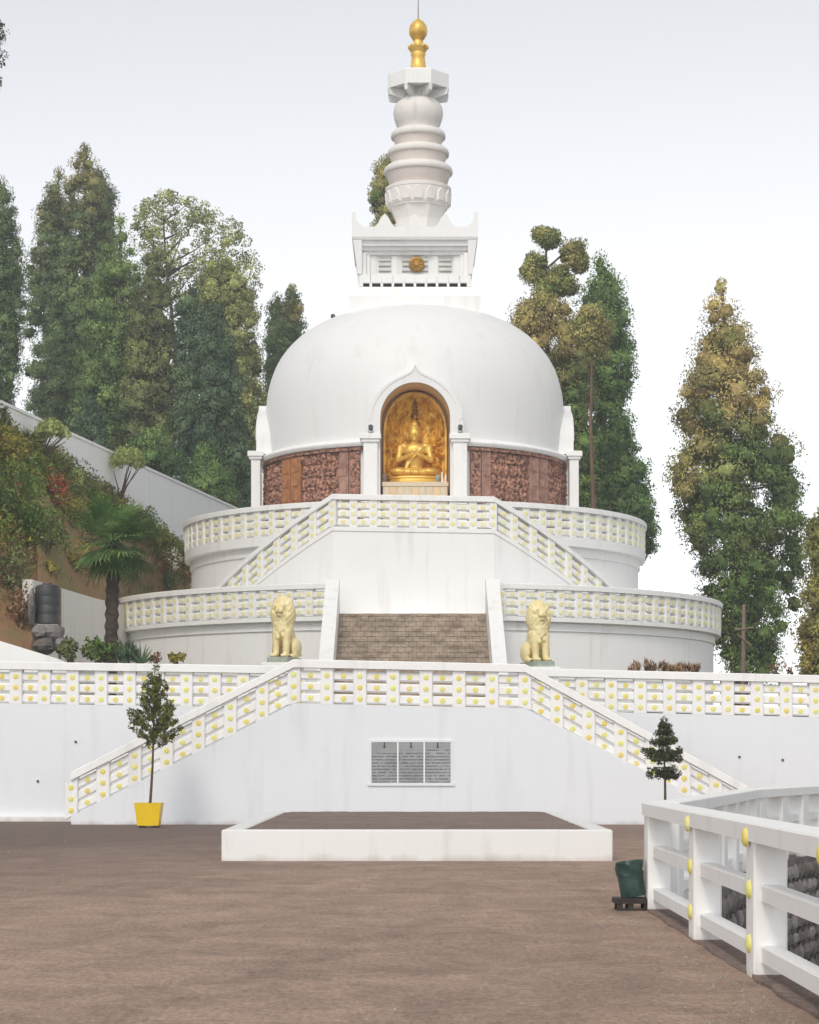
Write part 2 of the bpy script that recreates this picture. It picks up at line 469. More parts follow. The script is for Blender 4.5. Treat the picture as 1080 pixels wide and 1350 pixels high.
mb = MB(); mb.add([(-3000, -600, -3.2), (3000, -600, -3.2), (3000, 4500, -3.2), (-3000, 4500, -3.2)], [(0, 1, 2, 3)])
tag(mb.build('terrain', M['hill']), 'dark soil of the valley slope far below the temple terraces', 'terrain', kind='structure')

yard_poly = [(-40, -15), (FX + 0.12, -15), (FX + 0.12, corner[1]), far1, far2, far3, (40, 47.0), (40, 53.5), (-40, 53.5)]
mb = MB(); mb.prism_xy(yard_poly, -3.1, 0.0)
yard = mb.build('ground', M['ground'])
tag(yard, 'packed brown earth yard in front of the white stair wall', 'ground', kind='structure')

# ------------------------------------------------------------------ balustrades
_mesh_cache = {}
def rail_mesh(L, s, t, zc, h, mat, tagname):
    key = ('rail', round(L, 2), round(s, 2), round(t, 3), round(zc, 3), round(h, 3), mat.name)
    if key not in _mesh_cache:
        c = min(0.035, h * 0.22)
        sec = [(-t / 2, -h / 2 + c), (-t / 2, h / 2 - c), (-t / 2 + c * 1.4, h / 2), (t / 2 - c, h / 2), (t / 2, h / 2 - c), (t / 2, -h / 2 + c), (t / 2 - c, -h / 2), (-t / 2 + c * 1.4, -h / 2)]
        rows = [[(x, y, zc + z + x * s) for y, z in sec] for x in (0.0, L)]
        m_ = MB(); m_.loft(rows); _mesh_cache[key] = m_.mesh(tagname, mat)
    return _mesh_cache[key]
def post_mesh(w, t, z0, z1, s, mat):
    key = ('post', round(w, 3), round(t, 3), round(z0, 3), round(z1, 3), round(s, 2), mat.name)
    if key not in _mesh_cache:
        c = 0.018
        sec = [(-w / 2 + c, -t / 2), (w / 2 - c, -t / 2), (w / 2, -t / 2 + c), (w / 2, t / 2), (-w / 2, t / 2), (-w / 2, -t / 2 + c)]
        m_ = MB(); m_.loft([[(x, y, z + x * s) for x, y in sec] for z in (z0, z1)])
        _mesh_cache[key] = m_.mesh('post', mat)
    return _mesh_cache[key]
def boss_mb(r, d, n=10):
    m_ = MB()
    rows = [[(rr * math.cos(2 * math.pi * k / n), -dd, rr * math.sin(2 * math.pi * k / n)) for k in range(n)] for rr, dd in ((r, -0.004), (r * 0.93, d * 0.5), (r * 0.6, d * 0.9), (r * 0.2, d))]
    m_.loft(rows)
    return m_
def boss_mesh(r, d, mat):
    key = ('boss', round(r, 3), round(d, 3), mat.name)
    if key not in _mesh_cache:
        _mesh_cache[key] = boss_mb(r, d).mesh('boss', mat, 50)
    return _mesh_cache[key]

def offsets(path):
    """left normals (towards the viewer for a path running to +X) with mitres"""
    pts = [Vector((p[0], p[1])) for p in path]
    out = []
    for i in range(len(pts)):
        a = (pts[i] - pts[i - 1]).normalized() if i > 0 else None
        b = (pts[i + 1] - pts[i]).normalized() if i < len(pts) - 1 else None
        if a is None: a = b
        if b is None: b = a
        na, nb = Vector((a.y, -a.x)), Vector((b.y, -b.x))
        n = (na + nb).normalized()
        out.append(n / max(0.5, n.dot(na)))
    return pts, out

def sweep(path, sec, mat, name, root, smooth=None):
    """sec: list of (outward, z offset from the path's height)"""
    pts, nn = offsets(path)
    rows = [[(p.x + n.x * o, p.y + n.y * o, path[i][2] + z) for o, z in sec] for i, (p, n) in enumerate(zip(pts, nn))]
    m_ = MB(); m_.loft(rows)
    return m_.build(name, mat, root, smooth)

def wall_under(path, drop, z_bottom, t, mat, name, root):
    pts, nn = offsets(path)
    rows = []
    for i, (p, n) in enumerate(zip(pts, nn)):
        zb = z_bottom
        zt = max(path[i][2] - drop, zb + 0.02)
        rows.append([(p.x + n.x * t / 2, p.y + n.y * t / 2, zb), (p.x + n.x * t / 2, p.y + n.y * t / 2, zt), (p.x - n.x * t / 2, p.y - n.y * t / 2, zt), (p.x - n.x * t / 2, p.y - n.y * t / 2, zb)])
    m_ = MB(); m_.loft(rows)
    return m_.build(name, mat, root)

def balustrade(root, path, pitch, cap_w=0.44, cap_h=0.19, pat_h=0.85, post_w=0.31, t=0.30, boss_r=0.07, single=True, mat=None, ymat=None):
    mat = mat or M['white']; ymat = ymat or M['yellow']
    c = 0.02
    sec = [(cap_w / 2, -cap_h), (cap_w / 2, -c), (cap_w / 2 - c, 0), (-cap_w / 2 + c, 0), (-cap_w / 2, -c), (-cap_w / 2, -cap_h)]
    sweep(path, sec, mat, 'cap', root)
    top_gap, gap = 0.065, 0.05
    rh = (pat_h - top_gap - 2 * gap - 0.03) / 3
    zcs = [-cap_h - top_gap - rh / 2 - k * (rh + gap) for k in range(3)]
    rt = 0.17 if single else 0.24
    dots = MB()
    def dot(x, y, z, rz):
        if single:
            o = obj('boss', boss_mesh(boss_r, 0.016, ymat), root, (x, y, z), rz)
        else:
            b_ = boss_mb(boss_r, 0.015, 8); b_.xform(Matrix.Translation((x, y, z)) @ Matrix.Rotation(rz, 4, 'Z'))
            dots.add(b_.v, b_.f)
    for i in range(len(path) - 1):
        a, b = Vector(path[i]), Vector(path[i + 1])
        d = b - a; L = math.hypot(d.x, d.y); s = d.z / L
        u = Vector((d.x / L, d.y / L)); nrm = Vector((u.y, -u.x)); rz = math.atan2(u.y, u.x)
        n = max(1, round(L / pitch)); bay = L / n
        for j in range(0 if i == 0 else 1, n + 1):
            x, y, z = a.x + u.x * bay * j, a.y + u.y * bay * j, a.z + d.z * j / n
            ss = s
            if j == n and i < len(path) - 2:
                d2 = Vector(path[i + 2]) - b; ss = 0.5 * (s + d2.z / math.hypot(d2.x, d2.y))
            obj('post', post_mesh(post_w, t, -cap_h - pat_h, -cap_h, ss, mat), root, (x, y, z), rz)
            for zc in zcs:
                dot(x + nrm.x * t / 2, y + nrm.y * t / 2, z + zc, rz)
        for j in range(n):
            x0, y0 = a.x + u.x * (bay * j + post_w / 2), a.y + u.y * (bay * j + post_w / 2)
            z0 = a.z + s * (bay * j + post_w / 2)
            for zc in zcs:
                obj('rail', rail_mesh(bay - post_w, s, rt, zc, rh, mat, 'rail'), root, (x0 - nrm.x * 0.0, y0, z0), rz)
                hx = (bay - post_w) / 2
                dot(x0 + u.x * hx + nrm.x * rt / 2, y0 + u.y * hx + nrm.y * rt / 2, z0 + s * hx + zc, rz)
    if not single:
        o = dots.build('boss', ymat, root); o['kind'] = 'stuff'

# front stair wall
YW = 50.0
SW = [P(95, 1018, YW), P(388, 869.5, YW), P(692, 876, YW), P(985, 1037, YW)]
stair_wall = thing('stair_wall', 'white double stair front with yellow dotted balustrade and a plaque in its middle', 'wall', (0, YW, 0))
wall_under(SW, 1.035, 0.0, 0.29, M['white_wall'], 'wall', stair_wall)
balustrade(stair_wall, SW, 0.767)
TZ = 2.70                                               # level of the first terrace
fl = MB()
fl.box(SW[1].x + 0.3, SW[2].x - 0.3, YW + 0.16, 52.30, 0.0, TZ)
for k in range(15):
    z = TZ * (1 - (k + 1) / 16)
    w = (SW[1].x + 0.3 - (SW[0].x + 0.1)) / 15
    fl.box(SW[1].x + 0.3 - (k + 1) * w, SW[1].x + 0.3 - k * w, YW + 0.16, 52.30, 0.0, z)
    w2 = (SW[3].x - 0.1 - (SW[2].x - 0.3)) / 15
    fl.box(SW[2].x - 0.3 + k * w2, SW[2].x - 0.3 + (k + 1) * w2, YW + 0.16, 52.30, 0.0, z)
fl.build('stair_flight', M['brick'], stair_wall)
# weep holes
def weep(root, px, py, Y, r=0.03):
    m_ = MB(); p = P(px, py, Y)
    m_.tube([(p.x, p.y - 0.035, p.z), (p.x, p.y + 0.08, p.z)], r, 8)
    m_.build('drain_pipe', M['black'], root)

# long retaining walls left and right of it
YM = 52.55
LM = [P(-90, 871, YM), P(396, 878.5, YM)]
left_wall = thing('retaining_wall', 'white retaining wall behind the yellow potted tree, dotted balustrade along its top', 'wall', (LM[0].x, YM, 0))
wall_under(LM, 1.035, 0.0, 0.29, M['white_wall'], 'wall', left_wall)
balustrade(left_wall, LM, 0.725)
mb = MB(); mb.box(LM[0].x, SW[0].x - 0.02, YM - 0.36, YM - 0.148, 0.0, 0.13, 0.02); mb.build('base_ledge', M['kerb'], left_wall)
for a, b in ((100, 978), (50, 1030)): weep(left_wall, a, b, YM - 0.145)
RM = [P(690, 881, YM), P(1420, 899, YM)]
right_wall = thing('retaining_wall', 'white retaining wall behind the small pine, dotted balustrade running out to the frame edge', 'wall', (RM[0].x, YM, 0))
wall_under(RM, 1.035, 0.0, 0.29, M['white_wall'], 'wall', right_wall)
balustrade(right_wall, RM, 0.735)
for a, b in ((975, 998), (1032, 1002)): weep(right_wall, a, b, YM - 0.145)

mb = MB(); mb.box(-40, 26, YM + 0.15, 130, -3.1, TZ)
tag(mb.build('terrace_ground', M['terrace']), 'first terrace of grass and bare soil above the retaining walls', 'terrace', kind='structure')

# ------------------------------------------------------------------ plaque
pl = thing('plaque', 'grey triple inscription plaque in a white frame on the stair wall', 'plaque', P(542, 1006, YW - 0.2))
yb = YW - 0.147
x0, x1, z0, z1 = XP(490, YW), XP(594, YW), ZP(1032, YW), ZP(978.5, YW)
fr = MB()
fr.box(x0 - 0.05, x1 + 0.05, yb - 0.026, yb, z1, z1 + 0.05)
fr.box(x0 - 0.09, x1 + 0.09, yb - 0.04, yb, z0 - 0.07, z0)
fr.box(x0 - 0.05, x0, yb - 0.026, yb, z0, z1); fr.box(x1, x1 + 0.05, yb - 0.026, yb, z0, z1)
fr.build('frame', M['white_wall'], pl)
def tablet_mat():
    m, nt, b = new_mat('engraved_tablet')
    v = coords(nt)
    sep = N(nt, 'ShaderNodeSeparateXYZ'); nt.links.new(v, sep.inputs[0])
    w = N(nt, 'ShaderNodeMath', operation='SINE'); nt.links.new(mul(nt, sep.outputs['Z'], 2 * math.pi / 0.075), w.inputs[0])
    line = ramp(nt, w.outputs[0], -0.2, 0.35)
    words_ = ramp(nt, noise(nt, coords(nt, (13, 1, 13.3)), 1.0, 2), 0.36, 0.50)
    fac = mul(nt, mul(nt, line, words_), 0.75)
    c = mixc(nt, ramp(nt, noise(nt, v, 2.5, 4), 0.35, 0.65), (0.40, 0.41, 0.42), (0.29, 0.30, 0.31))
    c = mixc(nt, fac, c, (0.075, 0.08, 0.085))
    nt.links.new(c, b.inputs['Base Color']); b.inputs['Roughness'].default_value = 0.55
    return m
tab_m = tablet_mat()
hd_m = two_tone('plain_tablet_stone', (0.34, 0.35, 0.36), (0.28, 0.29, 0.30), 3.0, rough=0.55, bs=0.1)
for k in range(3):
    a = x0 + (x1 - x0) * k / 3 + (0.004 if k == 0 else 0.018); b = x0 + (x1 - x0) * (k + 1) / 3 - (0.004 if k == 2 else 0.018)
    m_ = MB(); zs = z1 - (0.26 if k == 0 else 0.20 if k == 1 else 0.16)
    m_.box(a, b, yb - 0.02, yb - 0.001, z0 + 0.002, zs)
    t_ = m_.build('tablet', tab_m, pl)
    m_ = MB(); m_.box(a, b, yb - 0.019, yb - 0.001, zs, z1 - 0.002); hp = m_.build('tablet_head', hd_m, pl)
    e = MB(); mx = (a + b) / 2
    e.box(mx - 0.013, mx + 0.013, yb - 0.026, yb - 0.017, z1 - 0.13, z1 - 0.004)
    e.prism_xz([(mx - 0.05, z1 - 0.10), (mx, z1 - 0.145), (mx + 0.05, z1 - 0.10), (mx, z1 - 0.118)], yb - 0.028, yb - 0.0165)
    e.build('emblem', M['dark'], pl)
for k in (1, 2):
    xx = x0 + (x1 - x0) * k / 3
    m_ = MB(); m_.box(xx - 0.017, xx + 0.017, yb - 0.03, yb - 0.001, z0, z1); m_.build('divider', M['white'], pl)

# ------------------------------------------------------------------ raised bed in the yard
Yf, Yb_, ph = 32.1, 43.6, 0.47
bx0, bx1 = XP(292, Yf), XP(808, Yf)
bed = thing('raised_bed', 'long white kerbed platform filled with brown earth in the yard', 'platform', (0, Yf, 0))
kw = 0.30
m_ = MB(); m_.box(bx0, bx1, Yf, Yf + 0.26, 0, ph, 0.015); m_.build('front_kerb', M['kerb'], bed)
m_ = MB(); m_.box(bx0, bx0 + kw, Yf + 0.262, Yb_, 0, ph - 0.003, 0.015); m_.build('side_kerb', M['kerb'], bed)
m_ = MB(); m_.box(bx1 - kw, bx1, Yf + 0.262, Yb_, 0, ph - 0.003, 0.015); m_.build('side_kerb', M['kerb'], bed)
nx, ny = 40, 60
m_ = MB(); rng = np.random.default_rng(4)
rows = []
for j in range(ny + 1):
    for i in range(nx + 1):
        rows.append((bx0 + kw - 0.002 + (bx1 - bx0 - 2 * kw + 0.004) * i / nx, Yf + 0.255 + (Yb_ + 0.1 - Yf - 0.255) * j / ny, ph - 0.015 + rng.normal() * 0.004 - (0.012 if i in (0, nx) else 0)))
m_.add(rows, [(j * (nx + 1) + i, j * (nx + 1) + i + 1, (j + 1) * (nx + 1) + i + 1, (j + 1) * (nx + 1) + i) for j in range(ny) for i in range(nx)])
m_.build('earth_fill', M['bed'], bed, 60)
m_ = MB(); m_.box(bx0 + kw, bx1 - kw, Yb_ + 0.1, Yb_ + 0.3, 0, ph - 0.01); m_.build('back_kerb', M['kerb'], bed)
for (sx0, sx1, lab) in ((bx0 - 0.22, bx0 - 0.003, 'pale stone slab lying against the left side of the raised bed'), (bx1 + 0.003, bx1 + 0.27, 'pale stone slab lying against the right side of the raised bed')):
    m_ = MB(); m_.box(sx0, sx1, 37.0, 39.2, 0.0, 0.09, 0.03)
    tag(m_.build('stone_slab', M['rock']), lab, 'stone slab', 'stone slabs beside the raised bed')

# ------------------------------------------------------------------ lower terrace ring and brick stairs
R1, R2 = 10.9, 8.2
Z1, Z2 = 7.06, 9.97
def lathe_c(mb_, prof, n=160): return mb_.lathe(prof, n, (AXX, AXY))
low = thing('lower_terrace', 'lower round white terrace wall with dotted balustrade and brick stairs', 'terrace wall', (AXX, AXY, TZ))
m_ = MB(); lathe_c(m_, [(R1 - 0.12, 2.0), (R1 - 0.12, 5.58), (R1 - 0.06, 5.60), (R1 - 0.06, 5.84), (R1 + 0.02, 5.88), (R1 + 0.145, 5.885), (R1 + 0.145, 6.02)])
drum1 = m_.build('wall', M['white'], low, 35)
# brick stairs opening through it
sx = 2.28
def arc_path(R, a0, a1, z, n):
    return [(AXX + R * math.sin(math.radians(a0 + (a1 - a0) * i / n)), AXY - R * math.cos(math.radians(a0 + (a1 - a0) * i / n)), z) for i in range(n + 1)]
g = math.degrees(math.asin((sx + 0.35) / R1))
n1 = 24
balustrade(low, arc_path(R1, -98, -g - 0.3, Z1, n1), 0.67, cap_w=0.42, cap_h=0.17, pat_h=0.86, post_w=0.27, t=0.29, boss_r=0.088, single=False, ymat=M['yellow_faded'])
balustrade(low, arc_path(R1, g + 0.3, 98, Z1, n1), 0.67, cap_w=0.42, cap_h=0.17, pat_h=0.86, post_w=0.27, t=0.29, boss_r=0.088, single=False, ymat=M['yellow_faded'])
ns = 19; ztop = 6.06; rise = (ztop - TZ) / ns; run = 0.335
ytop = AXY - R1 - 0.16
rng = random.Random(5)
cx0 = XP(544, 66)
for k in range(ns):
    zt = ztop - k * rise; zb = zt - rise; yf = ytop - (k + 1) * run
    b_ = MB()
    b_.box(cx0 - sx, cx0 + sx, yf + 0.03, ytop + 0.3, zb + 0.002, zt - 0.012)
    o = b_.build('step', M['mortar'], low)
    bk = MB()
    nb = 20
    for c_ in range(2):
        h = rise / 2
        off = 0.5 * (c_ + k) % 1
        for q in range(-1, nb + 1):
            w = 2 * sx / nb
            xa = max(cx0 - sx, cx0 - sx + (q + off) * w + 0.006); xb = min(cx0 + sx, cx0 - sx + (q + off + 1) * w - 0.006)
            if xb - xa < 0.03: continue
            pr = rng.uniform(-0.012, 0.012)
            bk.box(xa, xb, yf + pr, yf + 0.2, zb + c_ * h + 0.006, zb + (c_ + 1) * h - 0.004 + (rng.uniform(-0.004, 0.004)))
    br = bk.mesh('brick', M['brick']); bo = sub('brick', br, o); bo['kind'] = 'stuff'
for sgn, lab in ((-1, None), (1, None)):
    xi = cx0 + sgn * (sx + 0.003); xo = cx0 + sgn * (sx + 0.42)
    top = Vector((0, ytop - 0.15, ztop + 1.08))
    slope = rise / run
    yl = ytop - ns * run - 0.5
    poly = [(yl, TZ - 0.2), (yl, top.z - slope * (top.y - yl)), (top.y, top.z), (top.y + 0.55, top.z), (top.y + 0.55, TZ - 0.2)]
    ch = 0.03
    rows = []
    for x, d in ((xi, 0.0), (xo, 0.0)):
        rows.append([(x, y, z) for y, z in poly])
    m_ = MB(); m_.loft(rows); m_.build('stair_cheek', M['white'], low)

# ------------------------------------------------------------------ upper terrace ring
up = thing('upper_terrace', 'upper round white terrace wall carrying the dome, dotted balustrade on its rim', 'terrace wall', (AXX, AXY, ztop))
m_ = MB(); lathe_c(m_, [(R2 - 0.10, 5.8), (R2 - 0.10, 8.30), (R2 - 0.04, 8.32), (R2 - 0.04, 8.60), (R2 + 0.03, 8.63), (R2 + 0.145, 8.635), (R2 + 0.145, 8.95)])
m_.build('wall', M['white'], up, 35)
balustrade(up, arc_path(R2, -98, -17, Z2, 18), 0.66, cap_w=0.42, cap_h=0.17, pat_h=0.86, post_w=0.27, t=0.29, boss_r=0.088, single=False, ymat=M['yellow_faded'])
balustrade(up, arc_path(R2, 17, 98, Z2, 18), 0.66, cap_w=0.42, cap_h=0.17, pat_h=0.86, post_w=0.27, t=0.29, boss_r=0.088, single=False, ymat=M['yellow_faded'])

# upper double stair
ust = thing('upper_stair', 'white upper double stair front with dotted balustrade above the brick stairs', 'stair', (AXX, 67.9, ztop))
YU = 67.9
Bp, Cp = P(440, 652, YU), P(650, 655.5, YU)
zl_l, zl_r = ZP(774, 70.6), ZP(774, 70.6)
def ramp_pts(p, sgn, zfoot, n=7):
    r0 = math.hypot(p.x - AXX, p.y - AXY); a0 = math.atan2(p.x - AXX, AXY - p.y); a1 = sgn * math.radians(43.0)
    out = []
    for i in range(n + 1):
        t_ = i / n; a = a0 + (a1 - a0) * t_; r = r0 + (9.45 - r0) * t_
        out.append((AXX + r * math.sin(a), AXY - r * math.cos(a), p.z + (zfoot - p.z) * t_))
    return out
lp = list(reversed(ramp_pts(Bp, -1, zl_l))); rp = ramp_pts(Cp, 1, zl_r)
nflat = 8
flat = [tuple(Bp.lerp(Cp, i / nflat)) for i in range(1, nflat)]
UP = lp + flat + rp
wall_under(UP, 1.03, 5.9, 0.28, M['white'], 'wall', ust)
balustrade(ust, UP, 0.66, cap_w=0.42, cap_h=0.17, pat_h=0.86, post_w=0.26, t=0.29, boss_r=0.088, single=False, ymat=M['yellow_faded'])
sweep(UP, [(0.175, -1.17), (0.175, -1.035), (0.10, -1.035), (0.10, -1.17)], M['white'], 'string_course', ust)
fl = MB(); fl.box(Bp.x, Cp.x, YU + 0.16, AXY - R2 + 0.25, 6.0, 8.93); fl.build('landing', M['paving'], ust)

# ------------------------------------------------------------------ the stupa
st = thing('stupa', 'great white domed stupa with a tiered spire and a gold finial', 'stupa', (AXX, AXY, 8.95))
dz0 = 12.35
dome_prof = [(5.20, 9.0), (5.20, 12.0), (5.36, 12.35), (5.40, 12.9), (5.42, 13.6), (5.41, 14.2), (5.35, 14.75), (5.24, 15.2), (5.06, 15.68), (4.80, 16.12), (4.45, 16.53), (4.02, 16.9), (3.52, 17.2), (2.95, 17.44), (2.30, 17.62), (1.6, 17.74), (0.8, 17.8), (0.05, 17.82)]
# smooth the profile
dp = []
for i in range(3, len(dome_prof) - 1):
    a, b, c_, d = [np.array(dome_prof[max(2, min(len(dome_prof) - 1, i + q))]) for q in (-1, 0, 1, 2)]
    for t_ in (0, 0.34, 0.67):
        dp.append(tuple(0.5 * ((2 * b) + (-a + c_) * t_ + (2 * a - 5 * b + 4 * c_ - d) * t_ ** 2 + (-a + 3 * b - 3 * c_ + d) * t_ ** 3)))
m_ = MB(); lathe_c(m_, [(5.36, 12.36)] + dp + [(0.05, 17.82)], 192)
dome = m_.build('dome', M['dome'], st, 40)
m_ = MB(); lathe_c(m_, [(5.38, 8.9), (5.38, 12.16), (5.60, 12.17), (5.66, 12.22), (5.68, 12.29), (5.62, 12.36), (5.42, 12.44)], 192)
drum = m_.build('drum', M['white'], st, 40)
YP = AXY - 5.86                                         # front of the niche porch
def opening(n=24, hw=1.18, zs=13.05, zt=14.26, zb=9.0):
    pts = [(-hw, zb), (-hw, 11.0), (-hw, 12.4)]
    for i in range(n + 1):
        a = math.pi - math.pi * i / n
        pts.append((hw * math.cos(a), zs + (zt - zs) * math.sin(a)))
    return pts + [(hw, 12.4), (hw, 11.0), (hw, zb)]
def ogee(n=24):
    half = [(1.60, 13.05), (1.56, 13.4), (1.42, 13.72), (1.22, 13.98), (0.98, 14.2), (0.72, 14.37), (0.46, 14.49), (0.24, 14.58), (0.12, 14.66), (0.05, 14.77), (0.0, 14.9)]
    xs = np.linspace(0, 1, n // 2 + 1); ts = np.linspace(0, 1, len(half))
    hx = np.interp(xs, ts, [p[0] for p in half]); hz = np.interp(xs, ts, [p[1] for p in half])
    L = [(-hx[i], hz[i]) for i in range(n // 2 + 1)]
    R_ = [(hx[i], hz[i]) for i in range(n // 2 - 1, -1, -1)]
    return [(-1.70, 9.0), (-1.70, 11.0), (-1.70, 12.4)] + L + R_ + [(1.70, 12.4), (1.70, 11.0), (1.70, 9.0)]
def arch_strip(mb_, outer, inner, y0, y1):
    n = len(outer)
    vs = [(x, y0, z) for x, z in outer] + [(x, y0, z) for x, z in inner] + [(x, y1, z) for x, z in outer] + [(x, y1, z) for x, z in inner]
    fs = []
    for i in range(n - 1):
        fs.append((i, i + 1, n + i + 1, n + i)); fs.append((2 * n + i, 3 * n + i, 3 * n + i + 1, 2 * n + i + 1))
        fs.append((i, 2 * n + i, 2 * n + i + 1, i + 1)); fs.append((n + i, n + i + 1, 3 * n + i + 1, 3 * n + i))
    fs.append((0, n, 3 * n, 2 * n)); fs.append((n - 1, 3 * n - 1, 4 * n - 1, 2 * n - 1)[::-1] if False else (n - 1, 2 * n - 1, 4 * n - 1, 3 * n - 1))
    return mb_.add(vs, fs)
c_ = MB(); c_.prism_xz([(x + AXX, z) for x, z in opening(hw=1.24, zt=14.32)], AXY - 8, AXY - 3.9)
cut(dome, c_, M['niche'])
c_ = MB(); c_.prism_xz([(x + AXX, z) for x, z in opening(hw=1.24, zt=14.32)], AXY - 8, AXY - 3.9)
cut(drum, c_, M['niche'])
def porch(rz, jamb=True):
    Mx = Matrix.Translation((AXX, AXY, 0)) @ Matrix.Rotation(rz, 4, 'Z')
    k_ = 0 if jamb else 2; lo_ = lambda pts: pts if jamb else [(x, 12.4 + (z - 12.4) * 0.80 if z > 12.4 else z) for x, z in pts]
    oo, ii = lo_(ogee()), lo_(opening())
    m_ = MB(); arch_strip(m_, oo[k_:len(oo) - k_], ii[k_:len(ii) - k_], -5.66, -4.7); m_.xform(Mx); o = m_.build('niche_arch', M['dome'], st, 30)
    # raised rim following the ogee
    og = lo_(ogee()); rim = MB()
    inn = [(x * 0.93, z - 0.07) for x, z in og]
    k0, k1 = 3, len(og) - 3
    arch_strip(rim, og[k0:k1], inn[k0:k1], -5.685, -5.655); rim.xform(Mx); rim.build('arch_rim', M['dome'], st, 30)
    for s_ in (-1, 1):
        m_ = MB()
        a, b = sorted((s_ * 1.27, s_ * 1.75))
        m_.box(a, b, -5.84, -5.50, 8.94, 12.22, 0.02); m_.xform(Mx); m_.build('pilaster', M['white'], st)
        m_ = MB()
        m_.box(a - 0.06, b + 0.06, -5.90, -5.45, 12.222, 12.32, 0.01); m_.box(a - 0.12, b + 0.12, -5.96, -5.40, 12.322, 12.50, 0.02)
        m_.xform(Mx); m_.build('capital', M['white'], st)
for rz in (0, math.pi / 2, -math.pi / 2): porch(rz, rz == 0)
# niche lining
inner = opening(hw=1.165, zt=14.245); n = len(inner)
m_ = MB()
ya, ybk = AXY - 5.62, AXY - 4.02
vs = [(x + AXX, ya, z) for x, z in inner] + [(x + AXX, ybk, z) for x, z in inner]
m_.add(vs, [(i, i + 1, n + i + 1, n + i) for i in range(n - 1)] + [tuple(range(n, 2 * n))])
m_.build('niche_lining', M['niche'], st, 35)

# drum reliefs
def relief_h(nu, nv, w, h, seed, big=True):
    rg = np.random.default_rng(seed)
    U, V = np.meshgrid(np.linspace(0, w, nu), np.linspace(0, h, nv))
    H = np.zeros_like(U)
    def blob(x, z, rx, rz, a):
        d = 1 - ((U - x) / rx) ** 2 - ((V - z) / rz) ** 2
        np.maximum(H, a * np.sqrt(np.clip(d, 0, 1)), out=H)
    k = 0
    z = 0.2
    while z < h - 0.1:
        x = rg.uniform(0.05, 0.2)
        while x < w - 0.05:
            a = rg.uniform(0.07, 0.15)
            blob(x, z, rg.uniform(0.07, 0.11), 0.2, a); blob(x, z + 0.24, 0.062, 0.075, a * 1.1); blob(x + 0.08, z - 0.02, 0.04, 0.12, a * 0.8)
            blob(x - 0.06, z - 0.18, 0.10, 0.05, a * 0.8)
            x += rg.uniform(0.17, 0.25)
        z += rg.uniform(0.38, 0.5)
    if big:
        x, zz = w * 0.5, h * 0.42
        blob(x, zz - 0.25, 0.34, 0.16, 0.12); blob(x, zz + 0.1, 0.2, 0.34, 0.13); blob(x, zz + 0.58, 0.13, 0.17, 0.14)
    q = rg.normal(size=(H.shape[0] // 3 + 2, H.shape[1] // 3 + 2)).repeat(3, 0).repeat(3, 1)[:H.shape[0], :H.shape[1]]
    H += np.clip(q, -1, 1.2) * 0.014 + rg.normal(size=H.shape) * 0.005
    H = np.clip(H, 0, None)
    return H
def relief_panel(az0, az1, z0, z1, R, seed, mat):
    w = math.radians(az1 - az0) * R; h = z1 - z0
    nu, nv = max(12, int(w / 0.024)), int(h / 0.024)
    H = relief_h(nu, nv, w, h, seed)
    H[0, :] = H[-1, :] = 0; H[:, 0] = H[:, -1] = 0
    A = np.radians(np.linspace(az0, az1, nu))[None, :].repeat(nv, 0)
    Z = np.linspace(z0, z1, nv)[:, None].repeat(nu, 1)
    RR = R + H
    V = np.stack([AXX + RR * np.sin(A), AXY - RR * np.cos(A), Z], -1).reshape(-1, 3)
    m_ = MB(); m_.v = [tuple(p) for p in V]
    m_.f = [(j * nu + i, j * nu + i + 1, (j + 1) * nu + i + 1, (j + 1) * nu + i) for j in range(nv - 1) for i in range(nu - 1)]
    return m_.build('relief_panel', mat, st, 70)
def curved_block(name, az0, az1, z0, z1, Ra, Rb, mat, n=6):
    rows = []
    for i in range(n + 1):
        a = math.radians(az0 + (az1 - az0) * i / n)
        rows.append([(AXX + r * math.sin(a), AXY - r * math.cos(a), z) for r, z in ((Ra, z0), (Rb, z0), (Rb, z1), (Ra, z1))])
    m_ = MB(); m_.loft(rows)
    return m_.build(name, mat, st)
zb_, zt_ = 9.9, 12.04
for sgn, seed in ((-1, 11), (1, 31)):
    pm = M['relief_orange'] if sgn < 0 else M['relief_light']
    def A(a, b): return (sgn * a, sgn * b) if sgn > 0 else (-b, -a)
    relief_panel(*A(58.4, 96), zb_, zt_, 5.39, seed, M['relief'])
    relief_panel(*A(28.3, 46.2), zb_, zt_, 5.39, seed + 1, M['relief'])
    for a, b in ((52.6, 58.2), (46.3, 52)):
        o = curved_block('relief_pilaster', *A(a, b), zb_, zt_ - 0.02, 5.385, 5.50, pm)
        o['label'] = 'orange tinted pilaster strip' if sgn < 0 else 'pink stone pilaster strip'
        for q in range(4): curved_block('relief_block', *A(a + 1.1, b - 1.1), 10.02 + q * 0.5, 10.42 + q * 0.5, 5.501, 5.53, pm, 2)
    for a, b, m2 in ((24.6, 28.2, pm if sgn > 0 else M['relief_light']), (20.2, 24.0, M['relief'])):
        curved_block('relief_pilaster', *A(a, b), zb_, zt_ - 0.02, 5.385, 5.48, m2)
    for q in range(2):      # carved blocks on the inner pilaster
        curved_block('relief_block', *A(25.2, 27.6), 10.35 + q * 0.85, 10.75 + q * 0.85, 5.481, 5.52, M['relief_light'], 2)
    curved_block('relief_frame', *A(17, 88), zt_ + 0.002, 12.15, 5.385, 5.55, M['relief'], 20)
    curved_block('relief_frame', *A(17, 88), 9.55, zb_ - 0.002, 5.385, 5.58, M['relief_light'], 20)
    for q in range(12):
        a = 19 + q * 5.5
        curved_block('frame_panel', *A(a, a + 4.4), 9.62, 9.83, 5.581, 5.61, M['relief'], 2)

